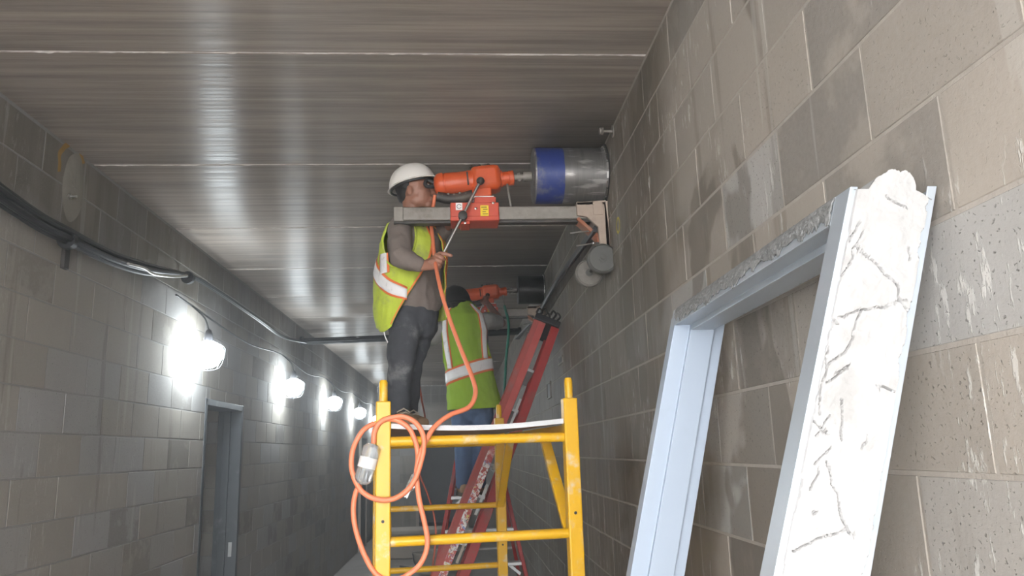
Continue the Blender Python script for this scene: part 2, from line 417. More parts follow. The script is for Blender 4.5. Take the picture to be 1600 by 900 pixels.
# left wall with a door opening
DA, DB, DZ = 6.13, 7.18, 2.25
m = MB(); xc = XL - .0018 - T / 2
m.box((xc, (Y0 + DA) / 2, ZC / 2), (T, DA - Y0, ZC)); m.box((xc, (DB + Y1) / 2, ZC / 2), (T, Y1 - DB, ZC)); m.box((xc, (DA + DB) / 2, (DZ + ZC) / 2), (T, DB - DA, ZC - DZ))
wl = struct(m.build('wall_left', 'mortar_d', smooth=0))
block_wall(wl, XL, 1, Y0, Y1, 4.195, 'block_l', [(DA, DB, DZ)])
# room behind the door opening
m = MB(); m.box((-3.4, 7.72, ZC / 2), (2.4, .2, ZC)); ws = struct(m.build('wall_side_room', 'mortar_d', smooth=0))
block_wall(ws, 7.615, -1, -4.5, -2.17, -2.2, 'block_l', axis='y')
struct(MB().box((-4.6, 6.3, ZC / 2), (.2, 3.2, ZC)).build('wall_side_room_back', 'mortar_d', smooth=0))
struct(MB().box((-3.4, 5.0, ZC / 2), (2.4, .2, ZC)).build('wall_side_room_front', 'mortar_d', smooth=0))
struct(MB().box((-3.35, 6.3, ZC + .1), (2.4, 3.2, .2)).build('ceiling_side_room', 'ceil', smooth=0))
struct(MB().box((-3.4, 6.3, -.1), (1.9, 3.2, .2)).build('floor_side_room', 'floor', smooth=0))
# far wall with a dark doorway
m = MB(); fa, fb, fz = -1.05, .15, 2.25
m.box(((XL + fa) / 2, Y1 + .1, ZC / 2), (fa - XL, .2, ZC)); m.box(((fb + XR) / 2, Y1 + .1, ZC / 2), (XR - fb, .2, ZC)); m.box(((fa + fb) / 2, Y1 + .1, (fz + ZC) / 2), (fb - fa, .2, ZC - fz))
wf = struct(m.build('wall_far', 'mortar_d', smooth=0))
block_wall(wf, Y1 - .003, -1, XL, XR, -1.9, 'block_l', [(fa, fb, fz)], axis='y')
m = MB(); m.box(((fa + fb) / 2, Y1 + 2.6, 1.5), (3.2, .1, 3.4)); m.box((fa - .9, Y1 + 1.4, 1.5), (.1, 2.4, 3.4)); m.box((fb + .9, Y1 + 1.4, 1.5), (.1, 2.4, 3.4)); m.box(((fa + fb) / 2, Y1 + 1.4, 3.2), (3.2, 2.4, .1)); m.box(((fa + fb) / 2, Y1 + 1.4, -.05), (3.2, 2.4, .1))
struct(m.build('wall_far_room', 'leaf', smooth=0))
# precast ceiling planks, each one a slab with chamfered edges, grout bead in the joints
struct_c = MB().box(((XL + XR) / 2, (Y0 + Y1) / 2, ZC + .19), (XR - XL + .4, Y1 - Y0, .1)).build('ceiling', 'joint', smooth=0); struct(struct_c)
PW = 1.2192; yj = 2.86 - 4 * PW
pm = None
while yj < Y1:
    a, b = max(yj, Y0), min(yj + PW, Y1); g_ = .004; c_ = .007
    if b - a > .05:
        full = abs(b - a - PW) < 1e-6
        if not (full and pm):
            mb = MB(); L_ = (b - a) / 2
            sec = [(-L_ + g_, .14), (-L_ + g_, c_), (-L_ + g_ + c_, 0), (L_ - g_ - c_, 0), (L_ - g_, c_), (L_ - g_, .14)]
            mb.prism([(XL - .02, y_, z_) for y_, z_ in sec], (XR - XL + .04, 0, 0)); me = mb.mesh('precast_plank', 'ceil', smooth=0)
            if full: pm = me
        else: me = pm
        ob = bpy.data.objects.new('precast_plank', me); col.objects.link(ob); ob.parent = struct_c
        ob.location = (0, (a + b) / 2, ZC + random.uniform(-.002, .002))
        # torn grout bead under the joint
        if a > Y0 + .01 and a < 15:
            mb = MB()
            def bead(u, v, a=a):
                xx = XL + (XR - XL) * u; n1 = mnoise.noise(V((xx * 9, a * 3, 0))); n2 = mnoise.noise(V((xx * 30, a * 7, 3)))
                wd = .0035 + .009 * max(0, n1 + .6 * n2 + .05); dp = .0015 + .006 * max(0, n1 * .8 + n2)
                return (xx, a + (v - .5) * 2 * wd + .004 * n2, ZC + .006 - (dp + .006) * math.sin(math.pi * v))
            mb.grid(bead, 220, 4); mb.build('grout_bead', 'joint', struct_c)
    yj += PW

# door frame set in the left wall opening
def hollow_frame(name, ya, yb, zt, X, dep, mat, strike=True):
    d = struct(MB().beam((X - dep / 2, ya + .02, 0), (X - dep / 2, ya + .02, zt), dep, .05, (1, 0, 0)).build(name, mat, bevel=.003))
    MB().beam((X - dep / 2, yb - .02, 0), (X - dep / 2, yb - .02, zt), dep, .05, (1, 0, 0)).build('door_jamb', mat, d, bevel=.003)
    MB().box((X - dep / 2, (ya + yb) / 2, zt - .02), (dep, yb - ya, .05)).build('door_header', mat, d, bevel=.003)
    for yy in (ya + .055, yb - .055): MB().box((X - dep * .6, yy, zt / 2), (.06, .018, zt - .05)).build('door_stop', mat, d, bevel=.002)
    if strike: MB().box((X - .055, yb - .046, 1.02), (.03, .004, .12)).build('strike_plate', 'alu', d, bevel=.001)
    return d
hollow_frame('door_1', DA, DB, DZ, XL + .004, .207, 'frame_paint')
d2 = hollow_frame('door_2', 15.3, 16.3, 2.15, XL + .05, .06, 'carton', False)
MB().box((XL + .012, 15.8, 1.05), (.03, .9, 2.1)).build('door_leaf', 'leaf', d2)
d3 = struct(MB().box((fa + .03, Y1 - .03, fz / 2), (.07, .12, fz)).build('door_3', 'carton', bevel=.004))
MB().box((fb - .03, Y1 - .03, fz / 2), (.07, .12, fz)).build('door_jamb', 'carton', d3, bevel=.004)
MB().box(((fa + fb) / 2, Y1 - .03, fz - .03), (fb - fa, .12, .07)).build('door_header', 'carton', d3, bevel=.004)

# marks and fixings on the walls
def disc_on_wall(X, face, c, r0, r1, t0, t1, wob, proud, seed=0, n=40):
    mb = MB()
    def fn(u, v):
        t = t0 + (t1 - t0) * u; rr = r0 + (r1 - r0) * v
        k = 1 + wob * mnoise.noise(V((math.cos(t) * 2, math.sin(t) * 2, seed)))
        return (X + face * (proud * math.sin(math.pi * min(max(v, .02), .98)) ** .5 + .0006), c.y + rr * k * math.cos(t), c.z + rr * k * math.sin(t))
    return mb.grid(fn, n, 6)
c = at_x(114, 262, XL); pc = V((XL, c.y + .02, c.z - .12))
mb = MB()
def patch(u, v):
    t = 2 * math.pi * u; k = 1 + .12 * mnoise.noise(V((math.cos(t), math.sin(t), 4)))
    return (XL + .0012 + .006 * math.sqrt(max(0, 1 - v * v)) + .002 * mnoise.noise(V((t * 2, v * 3, 1))), pc.y + .105 * k * v * math.cos(t), pc.z + .02 + .185 * k * v * math.sin(t))
mb.grid(patch, 36, 8).build('grout_patch', 'patch', wl)
disc_on_wall(XL, 1, V((XL, c.y, c.z - .01)), .120, .150, R(35), R(205), .2, .0012).build('spray_paint_ring', 'ochre', wl)
a = at_x(104, 307, XL)
MB().cyl((XL - .01, a.y, a.z), (XL + .05, a.y, a.z), .006).lathe((XL + .012, a.y, a.z), (1, 0, 0), [(0, .014), (.01, .014)], 6).build('anchor_bolt', 'steel', wl)
c = at_x(966, 352, XR); disc_on_wall(XR, -1, c, .030, .042, 0, 2 * math.pi, .1, .0012, 2).build('spray_paint_ring', 'yellow_spray', wr)
# electrical boxes let into the right wall
for (px, py, hh) in ((859, 610, .13), (877, 563, .05)):
    c = at_x(px, py, XR); b = MB()
    for (dy, dz, sy, sz) in ((-.12, 0, .012, hh), (.12, 0, .012, hh), (0, -hh / 2, .25, .012), (0, hh / 2, .25, .012)): b.box((XR - .003, c.y + dy, c.z + dz), (.018, sy, sz))
    bx = b.build('electrical_box', 'rail', wr, bevel=.002); MB().box((XR - .002, c.y, c.z), (.008, .24, hh)).build('box_back', 'dark', bx)
# wing-nut anchor above the near core hole
a = at_x(958, 205, XR)
t = thing('wing_nut_anchor', (XR, a.y, a.z), 'small grey wing nut on a stud in the right wall above the large core barrel', 'anchor')
MB().cyl((XR + .03, a.y, a.z), (XR - .07, a.y, a.z), .007).build('stud', 'rail', t)
MB().lathe((XR - .05, a.y, a.z), (-1, 0, 0), [(0, .02), (.02, .018)], 12).build('nut', 'rail', t)
for s in (-1, 1): MB().ell((XR - .058, a.y + s * .026, a.z + s * .012), (.006, .022, .016)).build('wing', 'rail', t)
MB().cyl((XR - .006, a.y, a.z), (XR, a.y, a.z), .032).build("washer", "rail", t)

# ------------------------------------------------------------------ lamps on the left wall and their cord
LY = [5.65, 8.55, 11.32, 14.2, 17.25]; ORD = ['nearest and largest', 'second', 'third', 'fourth', 'farthest and smallest']
for i, yy in enumerate(LY):
    zl = 2.555; xl = XL + .15
    t = thing('string_lamp', (xl, yy, zl), ['nearest and brightest lit lamp of the string on the left block wall', 'lit string lamp second from the camera, just past the left doorway', 'lit string lamp third from the camera, middle of the five', 'lit string lamp fourth from the camera on the left wall', 'farthest and smallest lit string lamp, behind the scaffold post'][i], 'lamp', 'lamps strung along the left wall')
    MB().lathe((xl, yy, zl), (0, 0, 1), [(-.125, .004), (-.12, .040), (-.095, .078), (-.045, .104), (0, .110), (.03, .098), (.055, .062), (.07, .03)], 20).build('globe', 'bulb', t)  # globe made oversized so its lit disc takes in the glow
    MB().lathe((xl, yy, zl), (0, 0, 1), [(.066, .032), (.075, .034), (.12, .03), (.15, .018), (.16, .008)], 14).build('socket', 'plastic_l', t)
    for k in range(6):
        an = k * math.pi / 3; ca, sa = math.cos(an), math.sin(an)
        MB().tube(spline([(xl + ca * r_, yy + sa * r_, zl + h_) for r_, h_ in ((.034, .075), (.112, .03), (.122, -.02), (.09, -.12), (.01, -.142))], 4), .0022, 6).build('guard_wire', 'plastic_l', t)
    MB().tube(spline([(xl, yy, zl + .15), (xl - .03, yy - .02, zl + .24), (xl - .118, yy - .04, zl + .33)], 5), .006, 8).build('drop_cord', 'cable', t)
pts = []
for i in range(len(LY)):
    pts.append((XL + .03, LY[i] - .04, 2.885))
    if i < 4: pts.append((XL + .03, (LY[i] + LY[i + 1]) / 2, 2.82))
tag(MB().tube(spline([(XL + .03, 5.3, 2.90)] + pts, 10), .007, 8).build('lamp_cord', 'cable'), 'thin black cord linking the lit lamps along the left wall', 'cord')

# ------------------------------------------------------------------ black cables under the ceiling
base = [at_x(px, py, XL + .05) for px, py in ((-90, 245), (0, 308), (60, 348), (100, 368), (170, 403), (230, 421), (295, 432), (330, 450), (400, 498), (440, 526))]
base = [V((XL + .06, -1.25, 3.06)), V((XL + .06, 1.0, 3.03))] + [V((XL + .06, p.y, p.z)) for p in base] + [V((XL + .12, 9.3, 3.13))]
cb = thing('cable_bundle', (XL + .06, 4, 2.9), 'thick bundle of black cables sagging along the top of the left wall', 'cable')
for k in range(6):
    an = k * math.pi / 3
    pp = [p + V((0, 0, 0)) + V((.5, 0, 1)).normalized() * 0 + V(((.026 if p.y < 5 else .012) * math.cos(an + .4 * p.y), 0, (.030 if p.y < 5 else .010) * math.sin(an + .4 * p.y))) for p in base]
    sp_ = spline(pp, 8); MB().tube(sp_, [(.0135 if k % 2 else .0165) * (1 if p.y < 4.6 else max(.5, 1 - .6 * (p.y - 4.6))) for p in sp_], 8).build('cable', 'cable', cb)
mb = MB()
for (px, py) in ((106, 376), (294, 434)):
    p = at_x(px, py, XL + .06); mb = MB().lathe((XL + .06, p.y - .02, p.z), (0, 1, 0), [(0, .044), (.04, .044)], 14); mb.build('tie_wrap', 'cable', cb)
p = at_x(106, 390, XL + .02); MB().box((XL + .012, p.y, p.z - .02), (.02, .05, .16)).build('wall_clip', 'dark', cb, bevel=.003)
# silver-wrapped slack on the bundle
sp = [at_x(px, py, XL + .12) for px, py in ((200, 412), (225, 419), (240, 428), (268, 432), (292, 431))]
MB().tube(spline(sp, 6), .008, 8).build('foil_strap', 'steel', cb)
cc = thing('crossing_cable', (-.6, 9.6, 3.15), 'thick black cable run crossing the corridor under the ceiling planks', 'cable')
A_ = at(440, 536, 9.6); B_ = at(812, 519, 9.6)
for k in range(3):
    o = V((0, .03 * (k - 1), .028 * (k % 2)))
    MB().tube(spline([V((XL + .04, 9.55, A_.z + .02)) + o, A_ + V((.1, 0, 0)) + o, (A_ + B_) / 2 + V((0, 0, -.012)) + o, B_ + o, V((XR - .04, 9.6, B_.z + .01)) + o], 8), .026, 10).build('cable', 'cable', cc)
rc = thing('wall_cable', (XR - .05, 6, 3.1), 'black cable running under the ceiling along the right wall behind the drills', 'cable')
for k in range(3):
    pp = [at_x(px, py, XR - .05 - .02 * k) for px, py in ((928, 352), (905, 385), (880, 420), (858, 455), (836, 492))]
    pp = [V((XR - .04 - .022 * k, p.y, p.z - .012 * k)) for p in pp] + [V((XR - .05 - .02 * k, 9.4, 3.14))]
    MB().tube(spline(pp, 8), .012, 8).build('cable', 'cable', rc)

# ------------------------------------------------------------------ salvaged steel door frame leaning on the right wall
df = thing('steel_door_frame', (.2, 1.6, 0), 'galvanised steel door frame still packed with white grout, leaning on the right wall', 'door frame')
DD, HT = .145, 2.188
def jamb_pt(near):
    (bx, by, sl_) = (.63 - .319 * HT, 1.133, .319) if near else (.622 - .252 * HT, 2.10, .252)
    return lambda x, y, z: V((bx + sl_ * z + x, by + y, z))
JN, JF = jamb_pt(True), jamb_pt(False)
sec = [(.013, 0), (0, 0), (0, .05), (.045, .05), (.045, .066), (.112, .066), (.112, .05), (DD, .05), (DD, 0), (DD - .016, 0),
       (DD - .016, .003), (DD - .003, .003), (DD - .003, .047), (.109, .047), (.109, .063), (.048, .063), (.048, .047), (.003, .047), (.003, .003), (.013, .003)]
def extr(pt, sec_, z0, z1):
    n = len(sec_); mb = MB(); return mb.rings([[pt(x, y, z0) for x, y in sec_], [pt(x, y, z1) for x, y in sec_]])
extr(JN, sec, 0, HT).build('near_jamb', 'galv', df, smooth=0, bevel=.0012)
secf = [(x, .05 - y) for x, y in sec]
extr(JF, secf, 0, HT - .04).build('far_jamb', 'primer', df, smooth=0, bevel=.0012)
# header: same section turned to run between the jambs
def head_pt(x, q, s):       # q: 0 top .. .05 soffit ; s: 0 near .. 1 far
    zz = HT - q
    a_, b_ = JN(x, .05, zz), JF(x, 0, zz - .018); return a_ + (b_ - a_) * s
MB().rings([[head_pt(x, y, 0) for x, y in sec], [head_pt(x, y, 1.045) for x, y in sec]]).build('header', 'galv', df, smooth=0, bevel=.0012)
# torn mortar left on the header face
mb = MB()
def resid(u, v):
    s = u; n1 = mnoise.noise(V((u * 34, 1.5, 0))); n2 = mnoise.noise(V((u * 90, v * 6, 2))); n3 = mnoise.noise(V((u * 150, v * 14, 5)))
    low = .034 + .010 * n1 + .016 * abs(mnoise.noise(V((u * 120, 7, 1)))) * (1 if n1 > -.25 else .2)
    return head_pt(-.001 - (.0030 + .0030 * n2 + .0022 * n3) * math.sin(math.pi * min(max(v, .03), .97)) ** .6, .002 + min(low, .055) * v, s)
mb.grid(resid, 520, 16).build('mortar_residue', 'residue', df, smooth=80, solid=.003)
# lower edge crumbs at the back of the soffit
mb = MB()
def resb(u, v):
    n1 = mnoise.noise(V((u * 40, 8, 0))); return head_pt(DD - .012 - .012 * v * (1 + n1), .051 + .008 * math.sin(math.pi * v) * (.6 + n1), .1 + .9 * u)
mb.grid(resb, 200, 5).build('mortar_residue', 'residue', df, smooth=80)
# cracked white grout filling the near jamb
cracks = []
rc_ = random.Random(11)
def poly_crack(pts):
    for a, b in zip(pts, pts[1:]): cracks.append((a, b))
def wander(a, b, n, amp):
    out = [a]
    for i in range(1, n): 
        t_ = i / n; out.append((a[0] + (b[0] - a[0]) * t_ + rc_.uniform(-amp, amp), a[1] + (b[1] - a[1]) * t_ + rc_.uniform(-amp, amp) * .6))
    return out + [b]
for a, b, n, amp in [((.03, 2.085), (.10, 2.03), 5, .004), ((.10, 2.03), (.128, 1.985), 4, .005), ((.012, 2.04), (.032, 2.11), 6, .006), ((.02, 1.975), (.125, 2.0), 9, .008), ((.055, 1.985), (.045, 1.93), 4, .004), ((.045, 1.93), (.018, 1.90), 4, .004),
                     ((.05, 1.85), (.062, 1.79), 4, .002), ((.045, 1.76), (.095, 1.665), 6, .003), ((.095, 1.665), (.02, 1.635), 6, .004), ((.095, 1.665), (.108, 1.65), 3, .003), ((.013, 1.82), (.04, 1.80), 3, .004), ((.10, 1.87), (.13, 1.86), 3, .004), ((.015, 1.93), (.02, 1.83), 6, .004), ((.03, 1.5), (.11, 1.42), 6, .004), ((.08, 1.3), (.03, 1.1), 6, .006), ((.02, .9), (.12, .8), 6, .006), ((.07, .6), (.05, .3), 5, .006), ((.06, 2.17), (.10, 2.15), 4, .003)]:
    poly_crack(wander(a, b, n, amp))
for k in range(16):
    a = (rc_.uniform(.012, .13), rc_.uniform(1.35, 2.17)); poly_crack(wander(a, (min(max(a[0] + rc_.uniform(-.03, .03), .01), .135), a[1] + rc_.uniform(-.035, .035)), 4, .003))
CR = np.array([[a[0], a[1], b[0], b[1]] for a, b in cracks])
def crack_d(x, z):
    ax, az, bx, bz = CR.T; dx, dz = bx - ax, bz - az
    t_ = np.clip(((x - ax) * dx + (z - az) * dz) / (dx * dx + dz * dz + 1e-12), 0, 1)
    return float(np.min(np.hypot(ax + t_ * dx - x, az + t_ * dz - z)))
def top_edge(u):
    q = 0.0
    if .18 < u < .76: q = .030 * math.sin(math.pi * (u - .18) / .58) ** .45 + .006 * mnoise.noise(V((u * 9, 0, 0))) + .003 * mnoise.noise(V((u * 40, 2, 0)))
    return HT - .006 - .018 * max(0, u - .72) / .28 + q
mb = MB()
zs = list(np.concatenate([np.linspace(0, .60, 50), np.linspace(.602, 1, 410)]))
def grout(u, v):
    x = .006 + (DD - .012) * u; zt = top_edge(u); z = zt * zs[min(int(round(v * 459)), 459)]
    p3 = V((x * 22, z * 22, 3)); n1 = mnoise.noise(p3); n2 = mnoise.noise(p3 * 3.1); n3 = mnoise.noise(p3 * 9)
    y = -.004 - .0030 * n1 - .0016 * n2 - .0008 * n3
    cdz = crack_d(x + .0016 * n2 + .0008 * n3, z + .0016 * n1) 
    y += .008 * max(0, 1 - cdz / .0013) ** .8
    e = min(u, 1 - u) * (DD - .012); lim = .004 + .013 * max(0, mnoise.noise(V((z * 16, 9 if u < .5 else 2, 0))) + .35 * mnoise.noise(V((z * 70, 5 if u < .5 else 1, 0))))
    if e < lim: y += .016 * (1 - e / lim) ** .5
    if z > HT - .03: y -= .006 * (z - HT + .03) / .06 * math.sin(math.pi * u)
    return JN(x, y, z)
mb.grid(grout, 76, 459)
k0 = len(mb.v)
mb.grid(lambda u, v: JN(.006 + (DD - .012) * u, .042, top_edge(u) * v), 20, 4)
mb.grid(lambda u, v: JN(.006 + (DD - .012) * u, -.003 + .045 * v, top_edge(u)), 40, 2)
mb.build('grout_fill', 'grout', df, smooth=50)

# ------------------------------------------------------------------ baker scaffold
sc = thing('baker_scaffold', (.07, 3.0, 0), 'yellow steel rolling scaffold with ladder-rung end frames in mid corridor', 'scaffold'); sc.rotation_euler.z = R(6.54); WORLD_ORIGIN[sc] = (0, 0, 0)
SL, SX = 1.711, .362
for yy in (0, SL):
    for s in (-1, 1):
        po = MB().box((s * SX, yy, 1.05), (.056, .05, 1.87)).build('post', 'yellow', sc, bevel=.005)
        MB().lathe((s * SX, yy, 1.98), (0, 0, 1), [(0, .0165), (.075, .0165), (.085, .012)], 14).build('coupling_pin', 'yellow', po)
        for h in (.35, .65, .95, 1.25, 1.55): MB().cyl((s * SX, yy - .0245, h), (s * SX, yy - .0262, h), .006, n=10).build('pin_hole', 'black', po)
        MB().lathe((s * SX, yy - .02, .062), (0, 1, 0), [(0, .03), (.002, .06), (.038, .06), (.04, .03)], 18).build('caster_wheel', 'black', po)
        MB().box((s * SX, yy, .105), (.05, .06, .03)).build('caster_fork', 'alu', po, bevel=.003)
    for z in (1.835, 1.475, 1.135, .80, .46): MB().cyl((-SX, yy, z), (SX, yy, z), .0185 if yy == 0 else .0165, n=14).build('rung', 'yellow', sc)
for s in (-1, 1):
    MB().box((s * (SX - .005), SL / 2, 1.858), (.028, SL, .05)).build('side_rail', 'yellow', sc, bevel=.003)
    for ya, yb in ((.03, .42), (SL - .03, SL - .42)):
        MB().beam((s * SX * .97, yb, 1.84), (s * SX * .97, ya, 1.47), .045, .022, (1, 0, 0)).build('corner_brace', 'yellow', sc, bevel=.003)
pl = thing('plywood_deck', (.07, 3.0, 1.885), 'sagging plywood deck with plaster-whitened edge lying on the yellow scaffold', 'plywood'); pl.rotation_euler.z = R(6.54); WORLD_ORIGIN[pl] = (0, 0, 0)
def deck(z): return lambda u, v: (-.333 + .666 * u, -.012 + (SL + .02) * v, z - .016 * math.sin(math.pi * u) * (1 - .6 * v) + .004 * (u - .5))
mb = MB().grid(deck(.0), 12, 10); mb.f = [tuple(reversed(f)) for f in mb.f]; mb.build('deck_underside', 'ply', pl)
MB().grid(deck(.019), 12, 10).build('deck_top', 'ply_edge', pl)
mb = MB()
for e in range(4):
    def edge(u, v, e=e):
        U, W_ = ((u, 0), (u, 1), (0, u), (1, u))[e]; a_, b_ = V(deck(0)(U, W_)), V(deck(.019)(U, W_)); p = a_ + (b_ - a_) * v
        q = .002 * mnoise.noise(V((u * 60, e, v * 3))); return p + (V((0, -1 if e == 0 else 1, 0)) if e < 2 else V((-1 if e == 2 else 1, 0, 0))) * q
    mb.grid(edge, 60, 2)
mb.build('deck_edge', 'ply_edge', pl)

# ------------------------------------------------------------------ ladders
# step ladder facing the camera, worker on its third visible step
la = thing('step_ladder', (.13, 6.3, 0), 'open red fibreglass step ladder with aluminium treads under the man in blue jeans', 'ladder')
def lx(z): return .62 / 2 + .34 / 2 - (.62 / 2 + .34 / 2) + (.615 - .405 * z * .5) / 1 * .5 + .06 - .1 * z
def half(z): return .515 - .203 * z
for s in (-1, 1):
    MB().beam((.13 + s * half(0), 5.78, 0), (.13 + s * half(2.1), 6.26, 2.1), .028, .085, (1, 0, 0)).build('front_rail', 'red', la, bevel=.004)
    MB().beam((.13 + s * half(0) * .95, 6.98, 0), (.13 + s * half(2.1), 6.33, 2.08), .028, .06, (1, 0, 0)).build('rear_rail', 'red', la, bevel=.004)
zt = .02
for k in range(8):
    z = .02 + .24 * k + .0
    if k == 0: continue
    yy = 5.78 + .48 * z / 2.1; hw = half(z)
    st_ = MB().box((.13, yy, z - .012), (2 * hw, .085, .024)).build('tread', 'alu', la, bevel=.003)
    for s in (-1, 1): MB().beam((.13 + s * (hw - .02), yy - .03, z - .085), (.13 + s * (hw - .10), yy - .03, z - .02), .012, .02, (0, 1, 0)).build('tread_brace', 'alu', st_)
MB().box((.13, 6.29, 2.115), (.26, .2, .05)).build('ladder_cap', 'black', la, bevel=.008)
for z in (.5, 1.0, 1.5): MB().cyl((.13 - half(z), 6.98 - .65 * z / 2.08, z), (.13 + half(z), 6.98 - .65 * z / 2.08, z), .012).build('rear_brace', 'alu', la)
# folded ladder leaning into the corner
lb = thing('leaning_ladder', (-.2, 5.2, 0), 'folded red ladder spattered with paint, leaning sideways against the right wall', 'ladder')
tp, bt = V((.615, 5.74, 2.74)), V((-.137, 5.30, 1.04)); dd = (tp - bt).normalized(); ft = bt - dd * (bt.z / dd.z); ft += dd * .06
sd = V((0, 1, 0)); sd = (sd - dd * sd.dot(dd)).normalized(); ac = dd.cross(sd); ac = ac if ac.x > 0 else -ac      # ac: across the edge, to the right
for k, off in enumerate((0, .30)):
    a_, b_ = ft + sd * off * 1.25, tp + sd * off
    MB().beam(a_, b_, .028, .095, sd).build('front_rail', 'red2' if k else 'red2', lb, bevel=.003)
    MB().beam(a_ + ac * .165, b_ + ac * .125, .028, .065, sd).build('rear_rail', 'red', lb, bevel=.003)
    MB().beam(a_ + ac * .02 + sd * -.016, a_ + (b_ - a_) * .995 + ac * .02 - sd * .016, .006, .05, sd).build('rail_web', 'spatter', lb, bevel=.001)
Lb = (tp - ft).length
for k in range(1, 9):
    a_ = ft + dd * (Lb * k / 9.2); MB().beam(a_ + ac * .06, a_ + ac * .06 + sd * .33, .07, .022, ac).build('tread', 'alu', lb, bevel=.002)
for k in range(7):
    a_ = ft + dd * (Lb * (k + .6) / 9.2) - sd * .02 + ac * .075; MB().beam(a_, a_ + dd * .22, .012, .018, sd).build('spreader_bar', 'carton' if k % 2 else 'alu', lb)
MB().beam(tp + dd * .0 + ac * .05 - sd * .01, tp + dd * .05 + ac * .05 - sd * .01, .05, .20, sd).beam(tp + ac * .05 + sd * .16, tp + dd * .04 + ac * .05 + sd * .16, .36, .19, sd).build('ladder_cap', 'black', lb, bevel=.006)
for k in range(5):
    a_ = tp + dd * .06 + ac * (-.02 + .035 * k) + sd * random.uniform(-.04, .1); MB().tube(spline([a_, a_ + dd * .04 + ac * .01, a_ + dd * .06 - ac * .02, a_ + dd * .02 - ac * .03], 4), .008, 7).build('hook', 'dark', lb)

